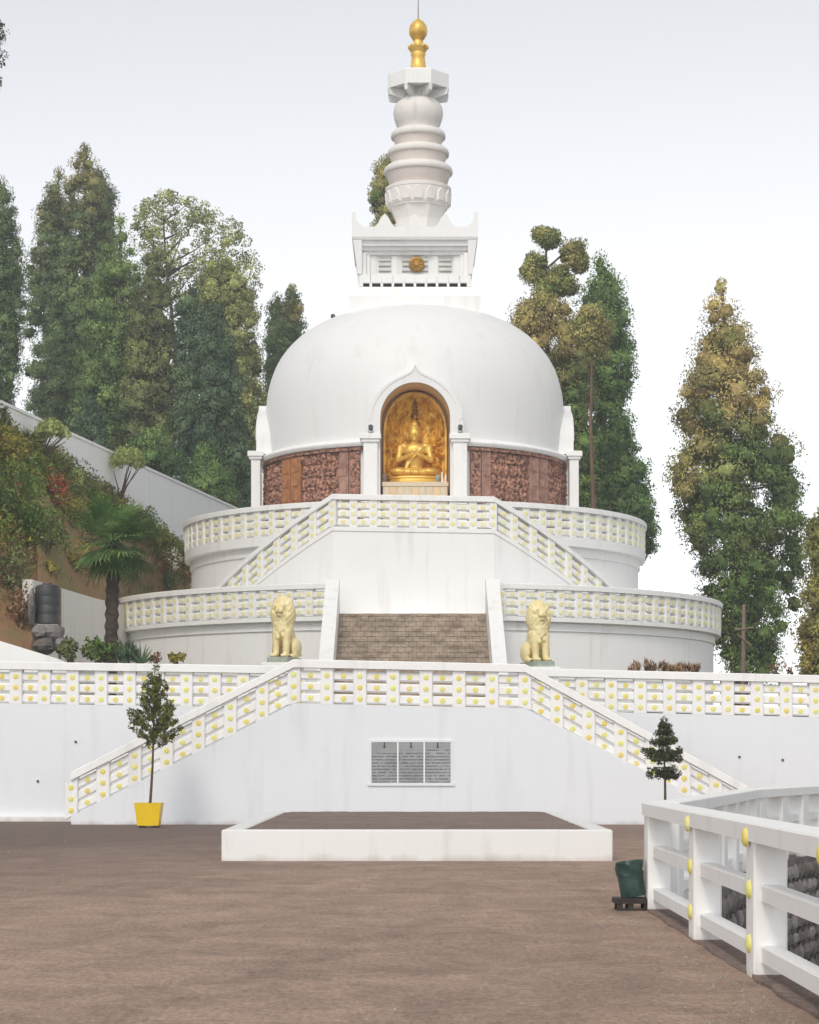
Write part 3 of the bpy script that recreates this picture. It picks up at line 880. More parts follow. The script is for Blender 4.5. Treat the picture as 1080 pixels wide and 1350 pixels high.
# harmika (square box above the dome)
def sq(mb_, h0, z0, h1, z1):
    r = lambda h, z: [(AXX - h, AXY - h, z), (AXX + h, AXY - h, z), (AXX + h, AXY + h, z), (AXX - h, AXY + h, z)]
    return mb_.loft([r(h0, z0), r(h1, z1)])
m_ = MB(); sq(m_, 2.33, 16.9, 2.33, 17.90); m_.build('harmika_plinth', M['white'], st)
m_ = MB(); sq(m_, 2.30, 17.902, 1.99, 18.30); m_.build('harmika_step', M['white'], st)
m_ = MB(); sq(m_, 1.60, 18.302, 1.60, 19.95); m_.build('harmika_core', M['white'], st)
# course painted dark as slot shade, and low railing panels round the foot
m_ = MB(); sq(m_, 1.86, 18.302, 1.86, 18.44); m_.build('slot_shade_course', M['dark'], st)
for rot in range(4):
    Mx = Matrix.Translation((AXX, AXY, 0)) @ Matrix.Rotation(rot * math.pi / 2, 4, 'Z')
    for k in range(11):
        x = -1.96 + k * 3.92 / 10
        m_ = MB(); m_.box(x - 0.045, x + 0.045, -2.00, -1.84, 18.303, 18.44)
        m_.xform(Mx); m_.build('railing_block', M['white'], st)
    for k in range(10):
        x = -1.97 + k * 3.94 / 10
        m_ = MB(); m_.box(x + 0.012, x + 0.382, -2.00, -1.88, 18.443, 18.74)
        m_.xform(Mx); m_.build('railing_panel', M['white'], st)
    # receding cornice courses
    # posts and louvres of the recessed face
    for x in (-1.5, -0.72, 0.72, 1.5):
        m_ = MB(); m_.box(x - 0.10 if abs(x) < 1 else x - 0.10, x + 0.10, -1.66, -1.598, 18.745, 19.495); m_.xform(Mx); m_.build('face_post', M['white'], st)
    for xa, xb in ((-1.30, -0.86), (-0.46, 0.46), (0.86, 1.30)):
        m_ = MB(); m_.box(xa, xb, -1.612, -1.602, 18.90, 19.45); m_.xform(Mx); w_ = m_.build('vent_window', M['louver'], st)
        for q in range(3):
            z = 18.93 + q * 0.175
            s_ = MB(); s_.add([(xa, -1.615, z + 0.13), (xb, -1.615, z + 0.13), (xb, -1.66, z), (xa, -1.66, z), (xa, -1.615, z + 0.16), (xb, -1.615, z + 0.16), (xb, -1.675, z + 0.03), (xa, -1.675, z + 0.03)],
                              [(0, 1, 2, 3), (4, 7, 6, 5), (3, 2, 6, 7), (0, 3, 7, 4), (1, 5, 6, 2), (0, 4, 5, 1)])
            s_.xform(Mx)
            so = sub('slat', s_.mesh('slat', M['louver']), w_)
    # nested jambs at the two sides of the face
    for s_ in (1,):
        for (xa, xb, yd) in ((1.602, 1.74, 1.74), (1.742, 1.88, 1.88)):
            m_ = MB(); a, b = sorted((s_ * xa, s_ * xb)); m_.box(a, b, -yd, -yd + 0.135, 18.745, 19.55); m_.xform(Mx); m_.build('jamb', M['white'], st)
for s_ in (-1, 1):
    for t_ in (-1, 1):
        m_ = MB()
        def cr(h0, h1, z): return [(AXX + s_ * a, AXY + t_ * b, z) for a, b in ((h0, h0), (h1, h0), (h1, h1), (h0, h1))]
        m_.loft([cr(1.885, 2.03, 18.745), cr(1.885, 2.19, 19.92)]); m_.build('corner_pier', M['white'], st)
for h, za, zb2 in ((1.74, 19.50, 19.62), (1.88, 19.622, 19.75), (2.04, 19.752, 19.93)):
    m_ = MB(); sq(m_, h, za, h + 0.03, zb2); m_.build('cornice', M['white'], st)
m_ = MB(); sq(m_, 2.19, 19.932, 2.235, 20.02); m_.build('cornice', M['white'], st)
m_ = MB(); sq(m_, 2.235, 20.022, 2.235, 20.38); m_.build('fascia', M['white'], st)
def acro(h, w):
    half = [(w, 0), (w * 0.86, 0.03), (w * 0.62, 0.13), (w * 0.40, 0.30), (w * 0.18, 0.40), (0, 0.46)]
    return half
for rot in range(4):
    Mx = Matrix.Translation((AXX, AXY, 0)) @ Matrix.Rotation(rot * math.pi / 2, 4, 'Z')
    for x in (-1.07, 0, 1.07):
        hp = acro(0, 0.37)
        poly = [(x - a, 20.382 + b) for a, b in hp] + [(x + a, 20.382 + b) for a, b in hp[-2::-1]]
        m_ = MB(); m_.prism_xz(poly, -2.235, -2.08); m_.xform(Mx); m_.build('acroterion', M['white'], st)
    poly = [(-2.235, 20.382), (-2.235, 20.90), (-2.12, 20.70), (-2.02, 20.54), (-1.88, 20.42), (-1.84, 20.382)]
    m_ = MB(); m_.prism_xz(poly, -2.232, -2.08); m_.xform(Mx); m_.build('acroterion', M['white'], st)
    poly = [(-x, z) for x, z in poly][::-1]
    m_ = MB(); m_.prism_xz(poly, -2.2325, -2.081); m_.xform(Mx); m_.build('acroterion', M['white'], st)
# gold wheel
m_ = MB(); ex, ez, ey = XP(549.5, 75.7), ZP(348.5, 75.7), AXY - 1.70
nn_ = 32
def ringpts(r, y): return [(ex + r * math.cos(2 * math.pi * k / nn_), y, ez + r * math.sin(2 * math.pi * k / nn_)) for k in range(nn_)]
m_.loft([ringpts(0.275, ey + 0.02), ringpts(0.275, ey - 0.03), ringpts(0.24, ey - 0.05), ringpts(0.20, ey - 0.05), ringpts(0.185, ey - 0.02), ringpts(0.09, ey - 0.02), ringpts(0.075, ey - 0.05), ringpts(0.02, ey - 0.06)])
for k in range(8):
    a = math.pi * k / 4
    m_.tube([(ex + 0.06 * math.cos(a), ey - 0.03, ez + 0.06 * math.sin(a)), (ex + 0.2 * math.cos(a), ey - 0.03, ez + 0.2 * math.sin(a))], 0.014, 5)
m_.build('wheel_emblem', M['bronze'], st, 40)

# spire
SX = XP(551.5, AXY); SC = (SX, AXY)
m_ = MB(); m_.lathe([(0.86, 20.39), (0.86, 20.6), (0.80, 20.75), (0.86, 21.1), (1.05, 21.55)], 8, SC, phase=math.pi / 8); m_.build('spire_base', M['spire'], st)
m_ = MB()
m_.lathe([(1.06, 21.552), (1.08, 21.62), (1.12, 21.64), (1.14, 21.80), (1.18, 22.18), (1.20, 22.2), (1.20, 22.30), (1.12, 22.34), (1.02, 22.36)], 48, SC)
m_.build('spire_bowl', M['spire'], st, 35)
for k in range(16):           # carved lotus petals round the bowl
    a = 2 * math.pi * k / 16
    pm_ = MB(); r0 = 1.135
    poly = [(-0.17, 21.66), (0.17, 21.66), (0.19, 21.95), (0.10, 22.12), (0, 22.18), (-0.10, 22.12), (-0.19, 21.95)]
    rows = []
    for off in (-0.02, 0.05):
        rows.append([(x * (1 if off < 0 else 0.8), -(r0 + off + (z - 21.66) * 0.07), z if off < 0 else 21.9 + (z - 21.9) * 0.82) for x, z in poly])
    pm_.loft(rows); pm_.xform(Matrix.Translation((SX, AXY, 0)) @ Matrix.Rotation(a, 4, 'Z')); pm_.build('lotus_petal', M['spire'], st, 30)
def ring_disc(zb2, zrim, zt2, rin, rrim, rtop):
    h = zt2 - zrim
    return [(rin, zb2), (rrim - 0.10, zrim - 0.10), (rrim - 0.02, zrim - 0.06), (rrim, zrim + 0.04), (rrim - 0.03, zrim + 0.16), (rrim - 0.10, zrim + 0.25), (rrim - 0.2, zrim + h * 0.85), (rtop, zt2)]
for zb2, zrim, zt2, rin, rrim, rtop in ((22.362, 22.78, 23.16, 1.0, 1.23, 0.92), (23.0, 23.44, 23.82, 0.88, 1.10, 0.80), (23.7, 24.08, 24.46, 0.76, 0.97, 0.70)):
    m_ = MB(); m_.lathe([(rrim - 0.02, zrim + 0.03), (rrim + 0.02, zrim + 0.06), (rrim + 0.03, zrim + 0.15), (rrim, zrim + 0.24), (rrim - 0.08, zrim + 0.31), (rtop + 0.03, zt2 - 0.02), (rtop, zt2)], 48, SC); m_.build('spire_ring', M['spire'], st, 50)
    m_ = MB(); m_.lathe([(rin - 0.05, zb2), (rrim - 0.15, zb2 + 0.16), (rrim - 0.06, zrim + 0.02), (rrim - 0.03, zrim + 0.029)], 48, SC); m_.build('ring_neck', M['spire_stain'], st, 50)
m_ = MB(); m_.lathe([(0.62, 24.3), (0.68, 24.47), (0.80, 24.62), (0.88, 24.85), (0.91, 25.05), (0.88, 25.25), (0.78, 25.42), (0.60, 25.55), (0.42, 25.66), (0.40, 25.95)], 48, SC)
m_.build('spire_bulb', M['spire'], st, 50)
m_ = MB(); ph8 = math.pi / 8
m_.lathe([(0.52, 25.92), (1.10, 25.86), (1.19, 25.84), (1.20, 26.34), (1.12, 26.40), (0.55, 26.50), (0.36, 26.56)], 8, SC, phase=ph8); m_.build('canopy', M['white'], st)
for k in range(8):
    a = 2 * math.pi * k / 8 + ph8
    m_ = MB(); m_.prism_xz([(0.38, 25.45), (0.62, 25.5), (1.14, 25.62), (1.19, 25.838), (0.9, 25.865), (0.38, 25.915)], -0.06, 0.06)
    m_.xform(Matrix.Translation((SX, AXY, 0)) @ Matrix.Rotation(a - math.pi / 2, 4, 'Z')); m_.build('canopy_bracket', M['white'], st)
m_ = MB()
m_.lathe([(0.36, 26.56), (0.36, 26.64), (0.29, 26.70), (0.26, 26.95), (0.24, 27.12), (0.28, 27.2), (0.26, 27.26), (0.34, 27.40), (0.37, 27.47), (0.33, 27.52), (0.20, 27.56), (0.17, 27.70), (0.23, 27.78), (0.32, 27.92), (0.345, 28.08), (0.30, 28.26), (0.19, 28.40), (0.09, 28.46), (0.05, 28.52)], 32, SC)
m_.build('finial', M['gold'], st, 45)
for k in range(12):
    a = 2 * math.pi * k / 12
    q = MB(); q.ball((0, -0.345, 27.46), (0.05, 0.04, 0.075), 8, 6); q.xform(Matrix.Translation((SX, AXY, 0)) @ Matrix.Rotation(a, 4, 'Z')); q.build('finial_petal', M['gold'], st, 60)
m_ = MB(); m_.tube([(SX, AXY, 28.5), (SX, AXY, 29.75)], [0.022, 0.010], 6); m_.ball((SX, AXY, 29.35), 0.035, 8, 6); m_.build('lightning_rod', M['steel'], st)

# ------------------------------------------------------------------ altar and golden statue
al = thing('altar', 'pale cloth covered altar below the golden statue', 'altar', (AXX, 72.6, 8.95))
m_ = MB(); m_.box(AXX - 1.10, AXX + 1.10, 72.02, 73.30, 8.96, 10.78); m_.build('altar_block', M['cloth'], al)
m_ = MB(); m_.box(AXX - 1.13, AXX + 1.13, 71.98, 73.32, 10.782, 10.93, 0.02); m_.build('altar_top', M['cloth'], al)
for k in range(9):
    x = AXX - 0.98 + k * 0.245
    m_ = MB(); m_.box(x - 0.10, x + 0.10, 71.995, 72.015, 10.3, 10.76); m_.build('cloth_panel', M['niche'] if k % 3 == 1 else M['cloth'], al)
bz = 10.932
SYB = 73.22
stt = thing('golden_statue', 'gilded seated figure with joined hands before a carved pointed gold backplate', 'statue', (AXX, 72.7, bz))
# backplate: pointed arch with carved flames
hwB, zsB, ztB = 1.09, 1.80, 3.24
outl = [(-hwB * 0.97, 0.0)]
outl += [(-hwB, z) for z in np.linspace(0.1, zsB, 14)]
for i in range(1, 24):
    t_ = i / 24; a = math.pi - math.pi * t_
    outl.append((hwB * math.cos(a), zsB + (ztB - zsB) * (abs(math.sin(a)) ** 0.92)))
outl += [(hwB, z) for z in np.linspace(zsB, 0.1, 14)] + [(hwB * 0.97, 0.0)]
outl += [(x, 0.0) for x in np.linspace(hwB * 0.85, -hwB * 0.85, 12)]
outl = np.array(outl); no = len(outl)
cen = np.array([0.0, 1.3]); nr = 64
ts = np.linspace(1.0, 0.0, nr + 1)[:-1]
rgp = np.random.default_rng(8)
pk = rgp.uniform([-1, 0.1], [1, 3.1], (210, 2))
V = []
for t_ in ts:
    pp = cen + (outl - cen) * t_
    ang = np.arctan2(pp[:, 1] - cen[1], pp[:, 0]); rr = np.hypot(pp[:, 0], pp[:, 1] - cen[1])
    h = 0.085 * (np.sin(ang * 26 + np.sin(rr * 9) * 2.2) * (t_ > 0.35)) * min(1, (t_ - 0.3) * 3 if t_ > 0.3 else 0)
    for (x, z) in pk:
        d = ((pp[:, 0] - x) / 0.065) ** 2 + ((pp[:, 1] - z) / 0.10) ** 2
        h = h + 0.13 * np.clip(1 - d, 0, 1)
    if t_ > 0.93: h = h * 0 + 0.07
    for (x, z), q in zip(pp, h): V.append((AXX + x, SYB - 0.06 - q, bz + z))
m_ = MB(); m_.v = V + [(AXX + cen[0], SYB - 0.06, bz + cen[1])]
m_.f = [(a * no + i, a * no + (i + 1) % no, (a + 1) * no + (i + 1) % no, (a + 1) * no + i) for a in range(nr - 1) for i in range(no)] + [((nr - 1) * no + i, (nr - 1) * no + (i + 1) % no, nr * no) for i in range(no)]
nb0 = len(m_.v)
m_.v += [(AXX + x, SYB + 0.1, bz + z) for x, z in outl]
m_.f += [(i, nb0 + i, nb0 + (i + 1) % no, (i + 1) % no) for i in range(no)] + [tuple(range(nb0, nb0 + no))]
m_.build('backplate', M['gold_plate'], stt, 50)
m_ = MB(); m_.tube([(AXX, SYB - 0.22, bz + 2.28), (AXX, SYB - 0.2, bz + 2.6), (AXX, SYB - 0.15, bz + 2.98)], [0.09, 0.075, 0.03], 8)
for q in range(4): m_.lathe([(0.14 - q * 0.022, 2.42 + q * 0.13 + bz), (0.15 - q * 0.022, 2.44 + q * 0.13 + bz), (0.05, 2.50 + q * 0.13 + bz)], 12, (AXX, SYB - 0.2))
m_.build('crown_finial', M['bronze'], stt, 40)
m_ = MB(); bc = (AXX, 72.78)
m_.add([], [])
rows = []
for r, z in ((0.96, 0.0), (0.96, 0.06), (0.88, 0.09), (0.86, 0.16), (0.92, 0.20), (0.90, 0.25), (0.8, 0.27)):
    rows.append([(bc[0] + r * math.cos(2 * math.pi * k / 40), bc[1] + 0.48 * r * math.sin(2 * math.pi * k / 40) , bz + 0.002 + z) for k in range(40)])
m_.loft(rows); m_.build('lotus_seat', M['gold'], stt, 40)
b_ = MB()
def cap_(mb_, a, b, ra, rb, n=10):
    a, b = Vector(a), Vector(b)
    k = 5
    mb_.tube([a.lerp(b, i / k) for i in range(k + 1)], [ra + (rb - ra) * i / k for i in range(k + 1)], n)
    mb_.ball(a, ra, 10, 8); mb_.ball(b, rb, 10, 8)
for s_ in (-1, 1):
    b_.ball((s_ * 0.50, -0.16, 0.16), (0.32, 0.27, 0.15), 16, 10)
    cap_(b_, (s_ * 0.56, -0.2, 0.15), (-s_ * 0.08, -0.36, 0.13), 0.13, 0.09)
    b_.ball((s_ * 0.36, 0.05, 1.02), (0.17, 0.15, 0.15))
    cap_(b_, (s_ * 0.46, 0.05, 1.0), (s_ * 0.54, -0.10, 0.56), 0.125, 0.10)
    cap_(b_, (s_ * 0.54, -0.10, 0.56), (s_ * 0.11, -0.36, 0.72), 0.095, 0.06)
    b_.ball((s_ * 0.07, -0.39, 0.75 + s_ * 0.02), (0.07, 0.045, 0.08))
    for q in range(4):
        a0 = Vector((s_ * (0.03 + q * 0.026), -0.41, 0.80 + s_ * 0.02)); L = (0.12, 0.135, 0.125, 0.10)[q]
        cap_(b_, a0, a0 + Vector((-s_ * 0.02, -0.035, L * 0.6)), 0.017, 0.015, 6); cap_(b_, a0 + Vector((-s_ * 0.02, -0.035, L * 0.6)), a0 + Vector((-s_ * 0.05, -0.02, L * 0.95)), 0.015, 0.012, 6)
    cap_(b_, (s_ * 0.02, -0.42, 0.74), (-s_ * 0.03, -0.46, 0.82), 0.019, 0.014, 6)
    b_.ball((s_ * 0.205, 0.0, 1.38), (0.032, 0.055, 0.13))
    b_.ball((s_ * 0.08, -0.20, 1.50), (0.055, 0.03, 0.018)); b_.ball((s_ * 0.075, -0.205, 1.455), (0.04, 0.025, 0.016))
b_.ball((0, -0.05, 0.16), (0.58, 0.36, 0.17), 18, 10)
b_.ball((0, 0.07, 0.62), (0.34, 0.22, 0.48), 18, 12)
b_.ball((0, 0.03, 0.90), (0.41, 0.235, 0.26), 18, 12)
cap_(b_, (0, 0.04, 1.08), (0, 0.0, 1.28), 0.13, 0.12)
b_.ball((0, -0.03, 1.44), (0.20, 0.215, 0.27), 18, 14)
b_.ball((0, 0.03, 1.53), (0.222, 0.222, 0.23), 18, 14)
b_.ball((0, 0.03, 1.76), (0.125, 0.125, 0.13)); b_.ball((0, 0.03, 1.90), 0.045)
cap_(b_, (0, -0.235, 1.47), (0, -0.262, 1.40), 0.018, 0.034, 8)
b_.ball((0, -0.222, 1.325), (0.06, 0.025, 0.014)); b_.ball((0, -0.215, 1.295), (0.045, 0.03, 0.014)); b_.ball((0, -0.19, 1.24), (0.07, 0.05, 0.04))
for i in range(90):   # curled hair knobs
    u = 1 - 2 * (i + 0.5) / 150; a = i * 2.39996
    x, y, z = math.sqrt(max(0, 1 - u * u)) * math.cos(a), math.sqrt(max(0, 1 - u * u)) * math.sin(a), u
    if z < 0.1 or (y < -0.3 and z < 0.42): continue
    b_.ball((0.222 * x, 0.03 + 0.222 * y, 1.53 + 0.23 * z), 0.026, 6, 5)
for q in range(6):   # robe folds
    cap_(b_, (0.30 - q * 0.02, -0.12 - q * 0.012, 1.02 - q * 0.02), (-0.26 - q * 0.015, -0.17, 0.66 - q * 0.09), 0.022, 0.02, 6)
b_.v = [(x * 1.04, y, z * 1.03) for x, y, z in b_.v]
b_.xform(Matrix.Translation((AXX - 0.02, 72.86, bz + 0.26)))
obj('figure', melt(b_, 'figure', M['gold'], 0.02, 2), stt)
# offerings on the altar front edge
for px, mt, nm, lab, h, r in ((507, 'steel', 'offering_urn', 'small dark urn at the left end of the altar', 0.30, 0.10), (577, 'plinth', 'offering_urn', 'small green urn at the right end of the altar', 0.26, 0.08)):
    p = (XP(px, 72.1), 72.12)
    m_ = MB(); m_.lathe([(r * 0.6, 10.935), (r * 0.65, 10.95), (r, 10.935 + h * 0.4), (r * 0.95, 10.935 + h * 0.7), (r * 0.6, 10.935 + h * 0.9), (r * 0.75, 10.935 + h)], 14, p)
    tag(m_.build(nm, M[mt], None, 40), lab, 'urn')
for px, lab in ((583, 'inner white candle at the right end of the altar'), (587.5, 'outer white candle at the right end of the altar')):
    p = (XP(px, 72.05), 72.06)
    m_ = MB(); m_.lathe([(0.05, 10.935), (0.05, 10.95), (0.03, 10.96), (0.028, 11.25 if px < 585 else 11.15), (0.008, 11.27 if px < 585 else 11.17), (0.006, 11.31 if px < 585 else 11.21)], 10, p)
    tag(m_.build('candle', M['white'], None, 40), lab, 'candle', 'candles on the altar')
# spot lamps on the capitals, same mesh for a black speck on the dome
def lamp(x, y, z, lab, rz=0.0):
    t_ = thing('spot_lamp', lab, 'lamp', (x, y, z), 'small black spot lamps on the stupa')
    m_ = MB(); m_.box(x - 0.05, x + 0.05, y - 0.04, y + 0.04, z, z + 0.03); m_.box(x - 0.07, x - 0.055, y - 0.02, y + 0.02, z, z + 0.2); m_.box(x + 0.055, x + 0.07, y - 0.02, y + 0.02, z, z + 0.2); m_.build('bracket', M['black'], t_)
    m_ = MB(); m_.tube([(x, y - 0.09, z + 0.22), (x, y + 0.02, z + 0.18), (x, y + 0.12, z + 0.15)], [0.085, 0.075, 0.04], 12); m_.build('lamp_head', M['black'], t_)
lamp(AXX - 1.50, AXY - 5.83, 12.503, 'small black lamp on the capital left of the golden statue')
lamp(AXX + 1.52, AXY - 5.83, 12.503, 'small black lamp on the capital right of the golden statue')
dl = P(440, 417, 76.4)
lamp(AXX - 2.95, AXY - 0.9, 17.26, 'tiny black speck high on the left shoulder of the dome')  # lamp mesh used for a small black speck

# ------------------------------------------------------------------ lions
b_ = MB()
b_.ball((0, 0.34, 0.36), (0.33, 0.36, 0.36), 16, 12); b_.ball((0, 0.16, 0.62), (0.29, 0.32, 0.42), 16, 12)
b_.ball((0, -0.03, 0.82), (0.30, 0.27, 0.42), 16, 12)
b_.ball((0, -0.04, 1.12), (0.33, 0.29, 0.34), 16, 12); b_.ball((0, 0.0, 1.38), (0.30, 0.24, 0.27), 16, 12)
b_.ball((0, -0.15, 1.36), (0.21, 0.22, 0.22), 16, 12)
b_.ball((0, -0.34, 1.28), (0.125, 0.13, 0.09)); b_.ball((0, -0.30, 1.16), (0.10, 0.12, 0.045))
b_.ball((0, -0.45, 1.33), (0.05, 0.035, 0.035)); b_.ball((0, -0.28, 1.40), (0.055, 0.10, 0.06))
for s_ in (-1, 1):
    b_.ball((s_ * 0.11, -0.33, 1.43), (0.07, 0.045, 0.03)); b_.ball((s_ * 0.10, -0.335, 1.375), (0.04, 0.03, 0.025))
    b_.ball((s_ * 0.07, -0.40, 1.27), (0.06, 0.07, 0.055))
    b_.ball((s_ * 0.24, -0.06, 1.55), (0.07, 0.05, 0.085))
    cap_(b_, (s_ * 0.155, -0.22, 0.08), (s_ * 0.165, -0.16, 0.72), 0.095, 0.13)
    b_.ball((s_ * 0.155, -0.30, 0.065), (0.105, 0.15, 0.075))
    for q in range(3): b_.ball((s_ * 0.155 + (q - 1) * 0.062, -0.42, 0.055), (0.036, 0.05, 0.045), 8, 6)
    b_.ball((s_ * 0.29, 0.26, 0.28), (0.15, 0.30, 0.28), 14, 10); b_.ball((s_ * 0.32, -0.02, 0.06), (0.09, 0.20, 0.07))
cap_(b_, (0.0, 0.66, 0.08), (0.34, 0.5, 0.10), 0.06, 0.05)
rg = random.Random(3)
for i in range(190):   # curls of the mane
    u = 1 - 2 * (i + 0.5) / 190; a = i * 2.39996
    x, y, z = math.sqrt(1 - u * u) * math.cos(a), math.sqrt(1 - u * u) * math.sin(a), u
    c_ = (0.34 * x, -0.03 + 0.28 * y, 1.20 + 0.46 * z)
    if y < -0.55 and 0.0 < z < 0.75 and abs(x) < 0.6: continue
    b_.ball(c_, (0.055, 0.055, 0.075), 6, 5)
for i in range(60):
    a = rg.uniform(0, math.pi); z = rg.uniform(0.55, 0.95)
    b_.ball((0.29 * math.cos(a), -0.03 - 0.27 * math.sin(a), z), (0.045, 0.045, 0.07), 6, 5)
b_.v = [(x * 0.93, y, z) for x, y, z in b_.v]
lion_me = melt(b_, 'lion_body', M['lion'], 0.022, 2)
def lion(px, py, rz, lab, plab):
    Y = 58.5; x = XP(px, Y); z = ZP(py, Y)
    pd = thing('pedestal', plab, 'pedestal', (x, Y, TZ), 'white pedestals under the lions')
    m_ = MB(); m_.box(x - 0.52, x + 0.52, Y - 0.62, Y + 0.85, TZ, z - 0.25, 0.02); m_.build('pedestal_body', M['white'], pd)
    m_ = MB(); m_.box(x - 0.58, x + 0.58, Y - 0.68, Y + 0.91, z - 0.248, z - 0.152, 0.02); m_.build('pedestal_cap', M['white'], pd)
    t_ = thing('lion_statue', lab, 'statue', (x, Y, z - 0.15), 'seated lion statues')
    o = obj('lion_body', lion_me, t_, (x, Y, z), rz)
    Mx = Matrix.Translation((x, Y, 0)) @ Matrix.Rotation(rz, 4, 'Z')
    m_ = MB(); m_.box(-0.30, 0.30, -0.52, 0.72, z - 0.149, z + 0.01, 0.02); m_.xform(Mx); m_.build('plinth', M['plinth'], t_)
    return t_
lion(374, 867.5, math.radians(-16), 'cream yellow seated lion left of the brick stairs', 'white pedestal carrying the left lion beside the brick stairs')
lion(709.5, 873, math.radians(16), 'cream yellow seated lion right of the brick stairs', 'white pedestal carrying the right lion beside the brick stairs')

# ------------------------------------------------------------------ foliage tools
_cu, _cv = 8, 6
def core_arrays(rg, cents, rads):
    """ragged dense hearts of the clumps: displaced little shells"""
    n = len(cents)
    th = np.linspace(0.0, math.pi, _cv + 1)[None, :, None]; ph = (np.arange(_cu) * 2 * math.pi / _cu)[None, None, :]
    d = np.stack([np.sin(th) * np.cos(ph) + 0 * th, np.sin(th) * np.sin(ph) + 0 * th, np.cos(th) + 0 * ph], -1).repeat(n, 0)
    rr = rg.uniform(0.45, 1.15, d.shape[:3])[..., None]
    rr[:, 0] = rr[:, 0, :1]; rr[:, -1] = rr[:, -1, :1]
    V = cents[:, None, None, :] + d * rr * np.asarray(rads).reshape(n, 1, 1, -1)
    V[..., 2] -= (rg.uniform(0, 0.22, d.shape[:3]) * (1 - d[..., 2]) * np.asarray(rads)[:, :1, None])
    Nn = unit(d * 0.9 + np.array([0, 0, 0.32]) + rg.normal(size=d.shape) * 0.22)
    i = np.arange(_cv)[:, None] * _cu + np.arange(_cu)[None, :]
    j = np.arange(_cv)[:, None] * _cu + (np.arange(_cu)[None, :] + 1) % _cu
    q = np.stack([i, i + _cu, j + _cu, j], -1).reshape(-1, 4)
    m = (_cv + 1) * _cu
    Fq = (q[None] + (np.arange(n) * m)[:, None, None]).reshape(-1, 4)
    return V.reshape(-1, 3), Nn.reshape(-1, 3), Fq, m

def crown_obj(name, C_, D_, S_, mat, root, NV, attrs, core, core_attrs):
    o = leaf_obj(name, C_, D_, S_, mat, root, NV, attrs)
    if core is None: return o
    V, Nn, Fq, m = core
    old = o.data
    nl = len(old.vertices)
    co = np.empty(nl * 3, np.float32); old.vertices.foreach_get('co', co)
    no_ = np.empty(nl * 3, np.float32); old.attributes['custom_normal'].data.foreach_get('vector', no_)
    me = bpy.data.meshes.new(name)
    tv = nl + len(V)
    me.vertices.add(tv); me.vertices.foreach_set('co', np.concatenate([co, V.astype(np.float32).reshape(-1)]))
    idx = np.concatenate([np.arange(nl), Fq.reshape(-1) + nl]).astype(np.int32)
    me.loops.add(len(idx)); me.loops.foreach_set('vertex_index', idx)
    me.polygons.add(len(idx) // 4); me.polygons.foreach_set('loop_start', np.arange(0, len(idx), 4, dtype=np.int32))
    me.update(calc_edges=True)
    at = me.attributes.new('custom_normal', 'FLOAT_VECTOR', 'POINT'); at.data.foreach_set('vector', np.concatenate([no_, Nn.astype(np.float32).reshape(-1)]))
    for an in attrs:
        at = me.attributes.new(an, 'FLOAT', 'POINT'); at.data.foreach_set('value', np.concatenate([np.repeat(attrs[an], 4), np.repeat(core_attrs[an], m)]).astype(np.float32))
    me.materials.append(mat)
    o.data = me
    bpy.data.meshes.remove(old)
    return o

def leaf_obj(name, C_, D_, S_, mat, root, NV=None, attrs=None):
    """C_ centres (n,3), D_ long half-axes (n,3), S_ short half-axes (n,3): one pointed leaf face each"""
    n = len(C_)
    if NV is not None:
        flip = np.sign((np.cross(S_, D_) * NV).sum(1, keepdims=True)); flip[flip == 0] = 1
        S_ = S_ * flip
    V = np.empty((n, 4, 3), np.float32)
    V[:, 0] = C_ - D_; V[:, 1] = C_ + S_ - D_ * 0.1; V[:, 2] = C_ + D_; V[:, 3] = C_ - S_ - D_ * 0.1
    me = bpy.data.meshes.new(name)
    me.vertices.add(n * 4); me.vertices.foreach_set('co', V.reshape(-1))
    me.loops.add(n * 4); me.loops.foreach_set('vertex_index', np.arange(n * 4, dtype=np.int32))
    me.polygons.add(n)
    me.polygons.foreach_set('loop_start', np.arange(0, n * 4, 4, dtype=np.int32))
    me.update(calc_edges=True)
    if NV is not None:
        at = me.attributes.new('custom_normal', 'FLOAT_VECTOR', 'POINT')
        at.data.foreach_set('vector', np.repeat(unit(NV), 4, axis=0).astype(np.float32).reshape(-1))
    for an, av in (attrs or {}).items():
        at = me.attributes.new(an, 'FLOAT', 'POINT'); at.data.foreach_set('value', np.repeat(av, 4).astype(np.float32))
    me.materials.append(mat)
    return obj(name, me, root)

def unit(v): return v / np.maximum(np.linalg.norm(v, axis=-1, keepdims=True), 1e-6)

def leaves_in(rg, cents, rads, per, ll, lw, droop, out_from=None):
    """leaf arrays for clumps of radius rads (n or n,3) about cents"""
    n = len(cents)
    k = per
    d = unit(rg.normal(size=(n, k, 3)))
    r = rg.uniform(0.25, 1.12, (n, k, 1)) ** 0.42
    rad = np.asarray(rads).reshape(n, 1, -1)
    C_ = cents[:, None, :] + d * r * rad
    D_ = unit(d * 0.28 + rg.normal(size=(n, k, 3)) * 0.6 + np.array([0, 0, -droop])) * (ll * rg.uniform(0.6, 1.2, (n, k, 1)))
    NV = d * 0.9 + np.array([0, 0, 0.34]) + rg.normal(size=(n, k, 3)) * 0.25
    if out_from is not None:
        NV = NV + 0.35 * unit((cents - out_from) * np.array([1, 1, 0.25]))[:, None, :]
    NV = unit(NV)
    side = unit(np.cross(D_, np.cross(D_, NV) * 0 + NV + 0.75 * rg.normal(size=(n, k, 3))))
    S_ = side * (lw * rg.uniform(0.7, 1.2, (n, k, 1)))
    leaves_in.NV = NV.reshape(-1, 3)
    return C_.reshape(-1, 3), D_.reshape(-1, 3), S_.reshape(-1, 3)

